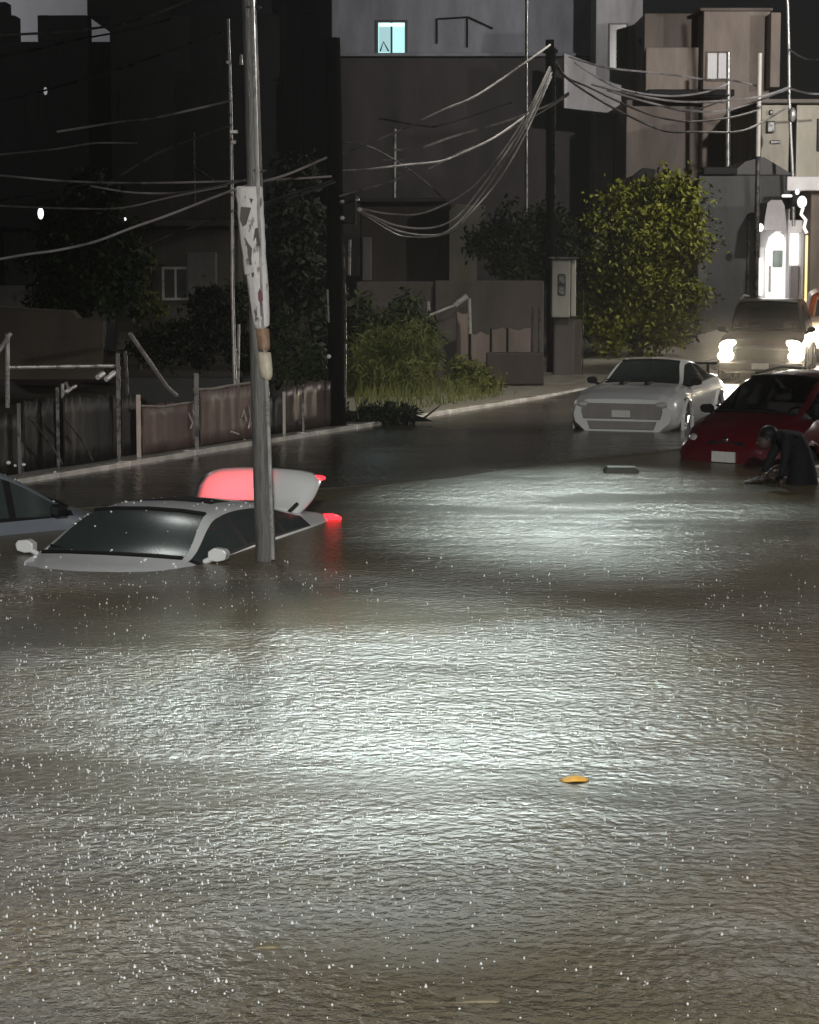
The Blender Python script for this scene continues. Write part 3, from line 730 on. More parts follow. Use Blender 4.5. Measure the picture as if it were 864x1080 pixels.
# ---- red hatchback at the water's edge
rc, rsec = car('red_hatchback', HATCH, RED_PAINT, (5.32, 31.25, -.42), hd(37), 'red hatchback with rain on its roof, front bumper in the water at the right edge',
   glassm=CGLASS, mirror_mat=TRIM)
for s_ in (1, -1):
    lens(rc, 'headlight', LENS, (1.72, s_*.60, .70), (.20, .09, .07), s_*R(-38))
    lens(rc, 'fog_light', LENS, (1.90, s_*.48, .42), (.05, .06, .045))
plate(rc, (2.02, 0, .50), .34, .14)
MB().prism([(-.3, .62), (.3, .62), (.26, .70), (-.26, .70)], 1.93, 1.985, 'x').build('grille', TRIM, rc, bevel=.01)
lens(rc, 'badge', CHROME, (1.985, 0, .72), (.02, .05, .04))
for s_ in (1, -1): MB().tube([(.2, s_*.52, 1.50), (-.5, s_*.51, 1.56), (-1.3, s_*.48, 1.50)], .018, 6).build('roof_rail', TRIM, rc)

DROP = mat('rain_bead_glint', (.85, .85, .85), .15, spec=.8)  # drops given a white colour that stands for their glint
def beads(root, secf, x0, x1, n, y_rng=(-1, 1)):
    mb = MB()
    for i in range(n):
        x = random.uniform(x0, x1); sc = secf(x); u = random.uniform(*y_rng); k_ = random.choice((9, 10, 10, 11, 12)); p = sc[k_]
        r = random.uniform(.003, .009)
        mb.ball((p[0], p[1]*(1 if u > 0 else -1), p[2]+r*.5), (r*1.3, r*1.3, r), 7, 5)
    tag(mb.build('raindrops', DROP, root, True), kind='stuff')
beads(sed, sec, -1.0, 1.9, 70); beads(rc, rsec, -1.4, .3, 90); beads(cp, csec, -1.0, .1, 20); beads(lcar, _lsec, -1.0, 1.1, 40)
# ---- dark brown off-roader with headlamps on
sv, ssec = car('brown_suv', SUV, DARK_PAINT, (7.62, 48.3, -.08), hd(13), 'dark brown off-roader with blazing headlights coming down the flooded street', glassm=DGLASS, mirror_mat=TRIM)
for s_ in (1, -1):
    lens(sv, 'headlight', HEADGLOW, (2.28, s_*.62, .88), (.11, .23, .14), s_*R(-20))
    lens(sv, 'fog_light', HEADGLOW, (2.34, s_*.70, .70), (.08, .17, .12))  # extra glowing lens added below the headlight to widen its flare
    lp_ = lamp('headlamp_beam', 'SPOT', (2.5, s_*.62, .84), 800, (1, .84, .62), (0, 0, 0), 38, .9, .1, parent=sv)
    lp_.rotation_euler = Vector((1, 0, -.16)).to_track_quat('-Z', 'Y').to_euler()
MB().prism([(-.50, .62), (.50, .62), (.54, .84), (-.54, .84)], 2.36, 2.42, 'x').build('grille', TRIM, sv, bevel=.01)
MB().box((2.30, -.85, .42), (2.46, .85, .58)).build('bumper', DARK_PAINT, sv, bevel=.03)
plate(sv, (2.47, 0, .50), .34, .12)
for s_ in (1, -1): MB().tube([(.2, s_*.60, 1.80), (-.6, s_*.60, 1.86), (-1.7, s_*.58, 1.82)], .025, 6).build('roof_rail', GALV, sv)

# ---- orange van cut by the right edge
vn = empty('orange_van', (10.2, 53.2, .05), math.atan2(hd(9)[1], hd(9)[0]), 'orange van with white lit lower front cut off by the right edge', 'van')
vb = MB(); vb.prism([(-.95, .4), (.95, .4), (.98, 1.1), (.86, 1.68), (.7, 1.76), (-.7, 1.76), (-.86, 1.68), (-.98, 1.1)], -2.4, 1.9, 'x'); vb.build('body', ORANGE_PAINT, vn, bevel=.05)
vc = MB(); vc.prism([(1.9, .4), (2.35, .42), (2.38, .9), (2.2, 1.12), (1.9, 1.2)], -.92, .92, 'y'); vc.build('bonnet', mat('van_white_front', (.6, .57, .52), .35), vn, bevel=.04)
MB().prism([(-.8, 1.2), (.8, 1.2), (.72, 1.6), (-.72, 1.6)], 1.9, 1.93, 'x').build('windscreen', DGLASS, vn)
vf = MB(); vf.tube([(1.94, -.82, 1.18), (1.94, -.74, 1.63), (1.94, .74, 1.63), (1.94, .82, 1.18), (1.94, -.82, 1.18)], .035, 6); vf.build('windscreen_frame', mat('van_pale_trim', (.6, .3, .2), .4), vn)
for s_ in (1, -1):
    lens(vn, 'headlight', HEADGLOW, (2.38, s_*.72, .80), (.08, .17, .20))
    lens(vn, 'side_lamp', emis('amber_lamp', (1, .55, .10), 14), (2.28, s_*.90, .98), (.08, .07, .10))
    for wx in (1.6, -1.6): MB().tube([(wx, s_*.72, .33), (wx, s_*.94, .33)], .33, 20).build('wheel', RUBBER, vn, True)
    q = lamp('headlamp_beam', 'SPOT', (2.6, s_*.7, .80), 160, (1, .84, .62), (0, 0, 0), 40, .9, .08, parent=vn)
    q.rotation_euler = Vector((1, 0, -.16)).to_track_quat('-Z', 'Y').to_euler()
MB().box((2.30, -.9, .38), (2.44, .9, .52)).build('bumper', mat('van_bumper', (.3, .28, .26), .5), vn, bevel=.02)
lamp('roof_glow', 'POINT', (1.9, .4, 2.5), 12, (1, .45, .2), rad=.1, parent=vn)

# ------------------------------------------------------------------ person wading
def skin_figure(name, mat_, joints, edges, root_i, levels=2):
    me = bpy.data.meshes.new(name); me.from_pydata([j[0] for j in joints], edges, [])
    o = bpy.data.objects.new(name, me); C.objects.link(o); me.materials.append(mat_)
    sk = o.modifiers.new('skin', 'SKIN'); sk.use_smooth_shade = True
    lay = me.skin_vertices[0] if me.skin_vertices else None
    for i, j in enumerate(joints):
        me.skin_vertices[0].data[i].radius = j[1] if isinstance(j[1], tuple) else (j[1], j[1])
        me.skin_vertices[0].data[i].use_root = (i == root_i)
    ss = o.modifiers.new('sub', 'SUBSURF'); ss.levels = levels; ss.render_levels = levels
    return o
CLOTH = mat('wet_dark_clothes', (.008, .009, .012), .8, var=.4, scale=9, bump=.8, bscale=9, spec=.2)
SKINM = mat('dark_skin_tone', (.05, .03, .024), .7, var=.1)
pc = G(834, 511)
J = [((0, 0, .36), (.17, .15)), ((-.02, 0, .52), (.16, .15)), ((-.13, -.02, .70), (.18, .15)), ((-.27, -.03, .80), (.17, .13)), ((-.37, -.05, .79), (.06, .06)), ((-.43, -.06, .75), (.085, .085)), ((-.50, -.08, .70), (.09, .10)), ((-.53, -.10, .64), (.065, .07)),
     ((.10, .02, .12), .12), ((.11, .03, -.22), .085), ((.12, .06, -.62), .065),
     ((-.10, -.05, .12), .115), ((-.17, -.10, -.22), .085), ((-.16, -.08, -.62), .065),
     ((-.26, -.20, .74), .075), ((-.30, -.27, .52), .06), ((-.36, -.30, .28), .045),
     ((-.22, .14, .74), .075), ((-.33, .18, .50), .06), ((-.44, .12, .30), .045)]
E = [(0, 1), (1, 2), (2, 3), (3, 4), (4, 5), (5, 6), (6, 7), (0, 8), (8, 9), (9, 10), (0, 11), (11, 12), (12, 13), (3, 14), (14, 15), (15, 16), (3, 17), (17, 18), (18, 19)]
pr = empty('person', (pc.x+.15, pc.y+.05, -.17), R(8), 'person in dark wet clothes bending forward in the water before the red hatchback', 'person')
pb = skin_figure('body', CLOTH, J, E, 0); pb.parent = pr
hm = MB(); hm.ball((-.445, -.06, .785), (.112, .108, .10), 14, 10); hm.ball((-.47, -.065, .74), (.105, .112, .085), 14, 10); hm.build('hair', TRIM, pr, True)
fm = MB(); fm.ball((-.505, -.085, .685), (.088, .09, .095), 14, 10); fm.ball((-.592, -.095, .675), (.022, .018, .02), 8, 6)
fm.ball((-.47, -.165, .72), (.02, .012, .03), 8, 6)
fm.build('face', SKINM, pr, True)
for (hx, hy, hz), dd in (((-.36, -.30, .26), -.02), ((-.44, .12, .28), .02)):
    h = MB(); h.ball((hx, hy, hz-.04), (.03, .042, .05), 10, 6)
    for kf in range(4):
        L_ = (.07, .08, .075, .06)[kf]; y = hy-.032+.021*kf
        h.tube([(hx, y, hz-.07), (hx-.015, y, hz-.07-L_*.5), (hx-.035, y, hz-.07-L_*.85)], [.0095, .009, .007], 6)
    h.tube([(hx, hy+.04, hz-.03), (hx-.02, hy+.062, hz-.07), (hx-.035, hy+.06, hz-.095)], [.011, .01, .008], 6)
    h.build('hand', SKINM, pr, True)
# dark branch the person bends to, and foam round it
bq = G(806, 510)
br = MB()
br.tube([bq+Vector((-.24, -.02, .01)), bq+Vector((-.05, 0, .05)), bq+Vector((.16, .03, .05)), bq+Vector((.38, .04, .0))], [.02, .045, .05, .02], 8)
br.tube([bq+Vector((-.05, 0, .05)), bq+Vector((.06, .02, .16)), bq+Vector((.18, .04, .22))], [.03, .035, .012], 8)
br.tube([bq+Vector((.12, 0, .04)), bq+Vector((.03, -.1, .08)), bq+Vector((-.08, -.16, .03))], [.03, .025, .01], 8)
tag(br.build('branch', mat('wet_bark', (.03, .022, .018), .4, var=.4, scale=8, bump=.5), smooth=True), 'dark forked branch floating at the feet of the bending person', 'branch')
FOAM = mat('white_foam', (.75, .75, .72), .35, var=.2, scale=20)
fo = MB()
for (px, py, n_, sx, sy) in ((812, 497, 14, .14, .1), (828, 506, 8, .05, .08), (858, 493, 16, .2, .1), (858, 508, 20, .16, .12), (798, 509, 8, .12, .03)):
    c = G(px, py)
    for i in range(n_):
        r = random.uniform(.012, .035)
        fo.ball(c+Vector((random.gauss(0, sx*.5), random.gauss(0, sy*.6), random.uniform(0, .02))), (r*1.5, r*1.5, r*.7), 7, 4)
tag(fo.build('foam', FOAM, smooth=True), 'white foam splashed up round the legs of the bending person', 'foam', kind='stuff')


# ------------------------------------------------------------------ trees and plants
def leaf_mat(name, a, b):
    return mat(name, b, .6, col2=a, scale=1.6, soft=.18, spec=.2)
def foliage(name, m, parent, blobs, n, size, droop=0.0, upright=0.0):
    vs = []; fs = []
    tot = sum(r[0]*r[1]*r[2] for c, r in blobs)
    for c, r in blobs:
        k = int(n*r[0]*r[1]*r[2]/tot)
        clumps = [(random.gauss(0, 1), random.gauss(0, 1), random.gauss(0, 1)) for _ in range(max(7, k//75))]
        cl = []
        for q in clumps:
            L_ = math.sqrt(sum(t*t for t in q)) or 1; rr = random.uniform(.45, 1.18)
            cl.append(Vector((c[0]+q[0]/L_*r[0]*rr, c[1]+q[1]/L_*r[1]*rr, c[2]+q[2]/L_*r[2]*rr)))
        for i in range(k):
            b_ = cl[i % len(cl)]; g = (.12+.10*((i % len(cl)) % 3))*min(r)+.04
            p = b_ + Vector((random.gauss(0, g), random.gauss(0, g), random.gauss(0, g*.8)))
            a = Vector((random.gauss(0, 1), random.gauss(0, 1), random.gauss(0, 1)-droop+upright*random.choice((1, 2)))).normalized()
            u = a.cross(Vector((random.gauss(0, 1), random.gauss(0, 1), random.gauss(0, 1)))).normalized()
            s_ = size*random.uniform(.6, 1.4); w = s_*(.45 if not upright else .085)
            i0 = len(vs)
            vs += [p, p+a*s_*.5+u*w*.5, p+a*s_, p+a*s_*.5-u*w*.5]; fs.append((i0, i0+1, i0+2, i0+3))
    me = bpy.data.meshes.new(name); me.from_pydata([tuple(v) for v in vs], [], fs); me.materials.append(m)
    o = bpy.data.objects.new(name, me); C.objects.link(o); o.parent = parent
    return o
BARK = mat('wet_tree_bark', (.05, .038, .03), .6, var=.4, scale=6, bump=.5, stretch=(5, 5, 1))
def tree(name, label, px, base_py, Y, blobs_px, n, size, m, cat='tree', trunk_r=.14, z0=None, depth=.8, droop=.3, parts=('crown', 'trunk'), upright=0.0):
    base = P(px, base_py, Y); zb = .12 if z0 is None else z0
    root = empty(name, (base.x, Y, zb), 0, label, cat)
    bl = []
    for (x, y, rx, ry) in blobs_px:
        c = P(x, y, Y); s_ = Y/F
        bl.append(((c.x-base.x, random.uniform(-.3, .3), c.z-zb), (rx*s_, max(.25, rx*s_*depth), ry*s_)))
    foliage(parts[0], m, root, bl, n, size, droop, upright)
    tm = MB(); top = max(b_[0][2] for b_ in bl)
    tm.tube([(0, 0, -.3), (.05, 0, top*.3), (-.04, .03, top*.6), (.02, 0, top*.95)], [trunk_r, trunk_r*.8, trunk_r*.55, trunk_r*.2], 9)
    for c, r in bl:
        h0 = random.uniform(.25, .5)*top
        mid = Vector((c[0]*.5, c[1]*.5, lerp(h0, c[2], .6)))
        tm.tube([(0, 0, h0), mid, c], [trunk_r*.5, trunk_r*.35, trunk_r*.12], 7)
    tm.build(parts[1], BARK, root, True)
    return root
LIME = leaf_mat('lime_leaves', (.06, .075, .010), (.19, .20, .018)); DARKL = leaf_mat('dark_leaves', (.018, .028, .014), (.045, .055, .022))
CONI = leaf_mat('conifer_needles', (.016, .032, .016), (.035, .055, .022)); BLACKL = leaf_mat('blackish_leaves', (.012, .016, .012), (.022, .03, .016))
SHRUB = leaf_mat('shrub_leaves', (.05, .065, .018), (.12, .125, .035))
tree('bushy_tree', 'broad bushy tree with lime yellow lit crown above the white coupe', 672, 372, 53,
     [(668, 232, 44, 30), (700, 212, 36, 26), (640, 262, 38, 34), (712, 250, 34, 30), (664, 290, 52, 40), (648, 335, 42, 34), (705, 320, 34, 34), (690, 350, 30, 20), (735, 268, 14, 16), (655, 205, 22, 14)], 22000, .135, LIME, trunk_r=.16)
tree('dark_tree', 'dark round leafy tree left of the lime lit tree above the wall', 555, 372, 50,
     [(555, 250, 36, 28), (530, 262, 26, 24), (580, 245, 22, 22), (560, 285, 34, 20), (590, 270, 14, 24)], 6000, .16, DARKL)
tree('conifer', 'tall dark conifer with two tips beside the window house', 90, 330, 46,
     [(70, 290, 34, 40), (72, 245, 26, 34), (90, 205, 16, 24), (92, 186, 6, 14), (115, 285, 28, 40), (118, 240, 20, 34), (122, 205, 9, 20), (100, 265, 26, 36)], 11000, .17, CONI, trunk_r=.12, droop=.6)
tree('small_tree', 'dim yellow green sapling growing between the conifer and the window house', 146, 335, 47, [(146, 300, 13, 28), (155, 322, 15, 14), (143, 275, 8, 12)], 1800, .14, SHRUB, trunk_r=.05)
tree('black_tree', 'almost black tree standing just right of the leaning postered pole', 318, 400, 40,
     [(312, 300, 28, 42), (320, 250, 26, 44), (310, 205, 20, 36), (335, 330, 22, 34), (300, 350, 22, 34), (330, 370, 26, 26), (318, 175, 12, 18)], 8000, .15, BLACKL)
tree('black_shrub', 'black leafy shrub under the white framed window of the dark house', 215, 400, 42, [(190, 362, 40, 20), (235, 350, 36, 30), (225, 318, 24, 20), (160, 370, 22, 16), (262, 372, 24, 26)], 6000, .13, BLACKL, 'shrub', .05, parts=('foliage', 'stem'))
tree('hanging_shrub', 'tall yellow green shrub with hanging shoots right of the black pole', 408, 440, 42,
     [(400, 385, 26, 34), (425, 370, 24, 32), (390, 415, 20, 20), (440, 400, 16, 24), (415, 420, 26, 16), (378, 400, 12, 30), (450, 375, 10, 30)], 13000, .19, SHRUB, 'shrub', .05, droop=1.9, upright=.9, parts=('foliage', 'stem'))
tree('dim_shrub', 'dark green shrub growing up the retaining wall above the hanging shoots', 420, 400, 44, [(385, 345, 24, 26), (425, 335, 20, 20), (448, 345, 12, 20)], 2600, .15, DARKL, 'shrub', .05, parts=('foliage', 'stem'))
tree('round_bush', 'small rounded olive bush at the foot of the pale concrete panels', 495, 420, 43, [(488, 402, 16, 16), (508, 404, 13, 14), (498, 396, 14, 12)], 2600, .11, SHRUB, 'bush', .03, parts=('foliage', 'stem'))
tree('pole_shrub', 'dim olive shrub between the black pole and the dark tree', 340, 450, 36, [(300, 360, 9, 36), (318, 385, 9, 40), (338, 400, 10, 34)], 1800, .14, DARKL, 'shrub', .03, parts=('foliage', 'stem'))
tree('roadside_shrub', 'grey green scrub along the far verge behind the white coupe', 700, 372, 57, [(668, 355, 14, 22), (700, 352, 20, 18), (725, 345, 16, 14)], 1800, .15, DARKL, 'shrub', .04, parts=('foliage', 'stem'))
gr = MB()
for i in range(1500):
    Y = random.uniform(34, 45); t = random.random()
    x = kerb_x(Y)-.25-2.6*t; h = random.uniform(.08, .38)*(.6+.6*t); a = random.uniform(0, 6.28); w = .012
    dx, dy = math.cos(a)*h*.3, math.sin(a)*h*.3
    if not (375 < 432+x/Y*F < 530): continue
    gr.add([(x-w, Y, .13), (x+w, Y, .13), (x+dx, Y+dy, .13+h)], [(0, 1, 2)])
tag(gr.build('grass', SHRUB), 'rough wet grass along the verge below the green shrubs', 'grass', kind='stuff')
# dark heap of cut branches on the kerb
hp = empty('branch_heap', G(438, 446, .08) + Vector((-.45, .5, 0)), 0, 'low black heap of cut branches lying on the kerb below the shrubs', 'branch heap')
foliage('leaves', BLACKL, hp, [((0, .1, .08), (.62, .4, .09)), ((-.40, 0, .03), (.35, .3, .05)), ((.3, .15, .08), (.4, .3, .07))], 2600, .09)
hm_ = MB()
for i in range(9):
    x = random.uniform(-.6, .6); hm_.tube([(x, random.uniform(-.2, .2), .02), (x+random.uniform(-.6, .6), random.uniform(0, .3), random.uniform(.1, .25))], [.022, .008], 5)
hm_.add([(-.8, -.25, 0), (.75, -.25, 0), (.65, .4, 0), (-.65, .4, 0), (-.25, .05, .10), (.3, .1, .13)], [(0, 1, 5, 4), (1, 2, 5), (2, 3, 4, 5), (3, 0, 4), (0, 3, 2, 1)])
hm_.build('sticks', TRIM, hp)

# ------------------------------------------------------------------ scrap fence on the left kerb
def kerbY(px, off=.3, py=450):
    d = ray(px, py); kx = d.x/d.y          # kx*Y = -4.27 + .462*(Y-27.5) - off
    return (-4.27-.462*27.5-off)/(kx-.462)
def kp(px, py, off=.3): return P(px, py, kerbY(px, off, py))
RUST = mat('rusty_sheet', (.16, .108, .094), .6, metal=0, col2=(.07, .045, .042), scale=2.2, bump=.35, bscale=9, rvar=.15, stretch=(1, 1, .6))
RUSTD = mat('dark_sheet', (.011, .010, .009), .6, metal=0, var=.5, scale=1.6, bump=.3, bscale=8)
PLANK = mat('pale_wet_timber', (.40, .36, .31), .4, var=.35, scale=5, stretch=(6, 6, 1))
fence = empty('scrap_fence', (kerb_x(29)-.3, 29, .13), 0, 'patched fence of dark and rusty metal sheets along the far kerb', 'fence')
def sheet(px0, top0, px1, top1, m, off=.3, ridges=5, bottom=.10, name='sheet', ragged=.03):
    a, b_ = kp(px0, top0, off), kp(px1, top1, off); N = ridges*6; mb = MB(); vs = []; fs = []
    dv = Vector((b_.x-a.x, b_.y-a.y, 0)); nrm = Vector((-dv.y, dv.x, 0)).normalized()
    rows = 5
    for i in range(N+1):
        t = i/N; base = a.lerp(b_, t); o_ = nrm*(.0035*math.sin(t*ridges*2*math.pi)); top = base.z + random.uniform(-ragged, ragged)
        for j in range(rows):
            u = j/(rows-1); vs.append((base.x+o_.x+random.uniform(-.006, .006), base.y+o_.y+random.uniform(-.006, .006), lerp(bottom, top, u)))
    for i in range(N):
        for j in range(rows-1):
            fs.append((i*rows+j, (i+1)*rows+j, (i+1)*rows+j+1, i*rows+j+1))
    o = mb.add(vs, fs).build(name, m, None, True); adopt(o, fence)
    t_ = o.modifiers.new('thick', 'SOLIDIFY'); t_.thickness = .012
    return o
sheet(-60, 441, 19, 437, RUSTD, .3); sheet(24, 424, 66, 418, RUSTD, .38, 4); sheet(66, 419, 126, 417, RUSTD, .3, 6); sheet(127, 418, 146, 418, RUSTD, .42, 2)
sheet(150, 428, 206, 424, RUST, .3, 5); r2 = sheet(211, 411, 276, 405, RUST, .3, 6); sheet(276, 420, 300, 418, RUSTD, .35, 3); sheet(301, 408, 350, 400, mat('brown_sheet', (.075, .055, .05), .4, metal=.2, var=.4, scale=2), .3, 5)
fx = MB()
for (px, t_, b_, w) in ((147, 416, 492, .028), (208, 393, 490, .03), (62, 408, 500, .02), (126, 372, 500, .025), (300, 413, 470, .022), (320, 405, 466, .018), (21, 425, 500, .02)):
    p0, p1 = kp(px, b_, .22), kp(px, t_, .22); o = MB().box((p0.x-w, p0.y-w, .08), (p0.x+w, p0.y+w, p1.z)).build('post', PLANK if px in (147, 300) else STEEL, None, bevel=.005); adopt(o, fence)
cap = MB(); cap.tube([kp(x, y, .28) for x, y in ((150, 428), (170, 429), (190, 426), (205, 424))], .016, 6); cap.tube([kp(x, y, .28) for x, y in ((205, 411), (225, 410), (240, 407), (262, 404), (274, 404))], .02, 6)
adopt(cap.build('top_rail', mat('bent_pale_rail', (.32, .28, .25), .4, var=.5, scale=4)), fence)
sc_ = MB()
for pl in (((255, 440), (257, 432), (260, 444)), ((262, 428), (264, 440), (262, 452)), ((266, 444), (268, 434), (270, 448)), ((274, 430), (273, 446)), ((243, 455), (252, 458)), ((258, 463), (259, 470)), ((268, 460), (274, 468)), ((199, 436), (203, 446), (201, 452)), ((203, 432), (206, 440))):
    adopt(MB().tube([kp(x, y, .285) for x, y in pl], .013, 5).build('paint_scrawl', mat('faded_white_paint', (.6, .52, .48), .5, var=.6, scale=14)), fence)
# scrap frame, leaning poles behind the fence
sfm = empty('pipe_frame', kp(8, 437, .9), 0, 'bare steel pipe frame rising behind the dark fence sheets', 'pipe frame')
def pipes(root, name, lines, m, off, r=.028):
    for pl in lines:
        o = MB().tube([kp(x, y, off) for x, y in pl], r, 8).build(name, m, None, True); adopt(o, root)
pipes(sfm, 'pipe', (((8, 352), (8, 430)), ((8, 388), (125, 386)), ((125, 386), (125, 418)), ((11, 352), (-8, 380))), GALV, .9)
sfm2 = tag(MB().tube([kp(x, y, .6) for x, y in ((137, 352), (160, 385), (176, 408), (186, 417))], .03, 8).build('leaning_pipe', GALV, smooth=True), 'pale pipe leaning diagonally behind the rusty fence sheets', 'pipe')
tag(MB().tube([kp(132, 370, .6), kp(134.5, 418, .6)], .028, 8).build('upright_pipe', STEEL, smooth=True), 'dull grey upright pipe left of the diagonal leaning pipe', 'pipe')
tag(MB().tube([kp(252, 342, .6), kp(251, 410, .6)], .022, 8).build('upright_pipe', GALV, smooth=True), 'thin bright upright pipe left of the leaning postered pole', 'pipe')
tp = empty('broken_tap_pipe', kp(66, 440, .5), 0, 'thin standpipe with a curled metal top poking up over the fence', 'standpipe')
for pl in (((66, 440), (66, 405), (70, 404), (72, 409), (69, 414), (66, 412)), ((70, 414), (75, 410), (80, 407))):
    o = MB().tube([kp(x, y, .5) for x, y in pl], .022, 8).build('pipe', GALV, None, True); adopt(o, tp)
for (x0, y0, x1, y1) in ((103, 398, 109, 394), (112, 400, 121, 393)):
    a, b_ = kp(x0, y0, .5), kp(x1, y1, .5)
    tag(MB().tube([a, b_], .035, 8).build('tin_offcut', mat('bright_tin', (.75, .75, .75), .3, metal=.3), smooth=True), 'short bright tin offcut lying on the dark fence top under the pipe frame', 'offcut', 'tin offcuts on the fence')
for (x0, y0, x1, y1, lb) in ((31, 440, 66, 490, 'left dark strip of the two leaning against the fence sheets'), (68, 440, 98, 486, 'right dark strip of the two leaning against the fence sheets')):
    tag(MB().tube([kp(x0, y0, .2), kp((x0+x1)/2+4, (y0+y1)/2+2, .2), kp(x1, y1, .2)], .012, 6).build('leaning_strip', STEEL), lb, 'strip', 'strips leaning on the fence')
st_ = MB()
for (x, y, r) in ((9, 488, .03), (16, 491, .02), (25, 490, .025), (58, 498, .022), (37, 504, .018)):
    st_.ball(kp(x, y, .1), (r, r, r*.8), 8, 5)
tag(st_.build('litter', mat('pale_litter', (.7, .7, .68), .4), smooth=True), 'pale bits of litter caught at the fence foot above the grey blue car', 'litter', kind='stuff')
rl = empty('reflector_post', (kerb_x(kerbY(293, .05))-.1, kerbY(293, .05), .13), 0, 'small red lamp glowing low on the kerb right of the leaning pole', 'red lamp')
a = kp(293, 467, .1)-Vector(rl.location); rl_l = MB().ball(a, (.055, .04, .05), 10, 6).build('lens', emis('red_reflector', (1, .03, .08), 2.0), rl, True)
MB().box((a.x-.05, a.y+.03, -.05), (a.x+.05, a.y+.06, a.z+.05)).build('bracket', TRIM, rl)

# ------------------------------------------------------------------ poles
def pole(name, label, foot, top, r0, r1, m, n=12, bend=0.0, cat='pole', sides=6):
    root = empty(name, foot, 0, label, cat); f, t = Vector((0, 0, -1.2)), Vector(top)-Vector(foot)
    pts = [f.lerp(t, i/sides) + Vector((math.sin(i*1.7)*bend, 0, 0)) for i in range(sides+1)]
    MB().tube(pts, [lerp(r0, r1, i/sides) for i in range(sides+1)], n).build('shaft', m, root, True)
    return root
fp = G(283, 591); YP = fp.y
mp_ = pole('utility_pole', 'weathered leaning pole with torn white poster, standing in the flood beside the sedan', fp, P(261, -60, YP), .100, .058, WOOD, 18, .006)
cd = MB(); cd.tube([P(x, y, YP-.115) - fp for x, y in ((288, 590), (284, 470), (281, 400), (277, 340), (272, 200), (268, 60), (265, -50))], .017, 8)
cd.build('conduit', GALV, mp_, True)
for (x, y) in ((266.5, 8), (272, 180)):
    MB().tube([P(x, y-1.2, YP)-fp, P(x, y+1.2, YP)-fp], .078, 16).build('band', STEEL, mp_)
# torn poster: a ragged sheet wrapped round the pole
def wrap(name, m, rows, Yc, rad=.095, ang=80, flapm=.0):
    mb = MB(); vs = []; fs = []; N = 14
    for (py, xl, xr) in rows:
        for i in range(N+1):
            t = i/N; px = lerp(xl, xr, t); cx = lerp(xl, xr, .6)
            p = P(px, py, Yc)
            off = math.sqrt(max(0, 1-((t-.6)/.62)**2))
            vs.append((p.x, Yc-.03-rad*off+random.uniform(-.004, .004), p.z))
    for j in range(len(rows)-1):
        for i in range(N): fs.append((j*(N+1)+i, j*(N+1)+i+1, (j+1)*(N+1)+i+1, (j+1)*(N+1)+i))
    return mb.add(vs, fs), vs
POST = mat('torn_poster_paper', (.50, .49, .49), .55, col2=(.10, .095, .09), scale=4.5, edge=.40, soft=.035, stretch=(3.2, 3.2, 1.5), bump=.3, bscale=12)
rows = [(197, 251, 277), (200, 249.5, 278), (206, 249, 278), (212, 250, 278.5), (216, 251, 279), (226, 251, 279), (236, 252, 280), (246, 253, 280), (256, 254, 281), (268, 256, 281), (279, 257, 282), (289, 258, 283), (290, 260, 283), (304, 262, 284), (318, 264, 284.5), (332, 266, 285), (342, 267.5, 285), (346, 269, 281)]
mb, _ = wrap('poster', POST, rows, YP)
po = mb.build('poster', POST, smooth=True); tag(po, 'torn white stained poster wrapped round the leaning pole', 'poster')
po.modifiers.new('thick', 'SOLIDIFY').thickness = .004
def mark(pts, m, nm, Yo): return MB().prism([(P(x, y, Yo).x, P(x, y, Yo).z) for x, y in pts], Yo-.004, Yo).build(nm, m, po)
YM = YP-.135
mark([(274, 304), (276.5, 308), (277.5, 316), (275.5, 322), (272.5, 316), (272, 309)], mat('dark_red_ink', (.10, .012, .03), .6), 'red_mark', YM)
mark([(274, 320), (277, 320), (276.6, 333), (274.8, 334)], mat('blue_grey_ink', (.07, .08, .11), .6), 'blue_mark', YM)
for pts in ([(254, 218), (265, 219), (260, 236), (256, 238), (253, 230)], [(269, 241), (272, 240), (275, 258), (271, 260), (270, 250), (267, 255)], [(258, 250), (263, 258), (266, 262), (264.5, 279), (262.5, 278), (261, 262)], [(265, 288), (268, 287), (268, 291), (266, 292)], [(263, 209), (267, 210), (265, 215)]):
    mark(pts, mat('torn_hole_dark', (.06, .055, .05), .7), 'torn_patch', YM)
rows2 = [(371, 273, 286), (376, 272, 287), (388, 273, 288), (396, 275, 288), (400, 279, 286)]
mb, _ = wrap('sticker', None, rows2, YP, .10)
o = mb.build('paper_notice', mat('cream_paper', (.46, .42, .33), .55, var=.4, scale=8), smooth=True); o.modifiers.new('thick', 'SOLIDIFY').thickness = .004
tag(o, 'small cream paper notice stuck to the leaning pole below the poster', 'notice')
rows3 = [(346, 270, 284), (356, 271, 285), (364, 272, 285.5), (369, 273, 285)]
mb, _ = wrap('worn', None, rows3, YP, .098)
o = mb.build('worn_paper', mat('brown_paper', (.26, .16, .10), .6, var=.5, scale=9), smooth=True); o.modifiers.new('thick', 'SOLIDIFY').thickness = .004
tag(o, 'brown peeling paper scrap on the leaning pole between poster and notice', 'paper scrap')

# slim pale pole behind it
Y2 = kerbY(251, .4, 470)
sp_ = pole('slim_pole', 'slim crooked pale pole just left of the leaning postered pole', P(250, 480, Y2), P(241, 20, Y2), .032, .026, GALV, 10, .012)
for (x, y, w) in ((241, 66, 3), (245, 139, 6), (246, 150, 3)):
    a = P(x, y, Y2)-Vector(sp_.location); MB().box((a.x-.03, a.y-.05, a.z-.025), (a.x+w*Y2/F, a.y+.02, a.z+.025)).build('bracket', GALV, sp_, bevel=.005)
a = P(254.5, 63, Y2)-Vector(sp_.location); MB().tube([a-Vector((0, 0, .07)), a+Vector((0, 0, .07))], [.03, .022], 10).build('insulator', mat('white_ceramic', (.7, .7, .68), .2), sp_, True)
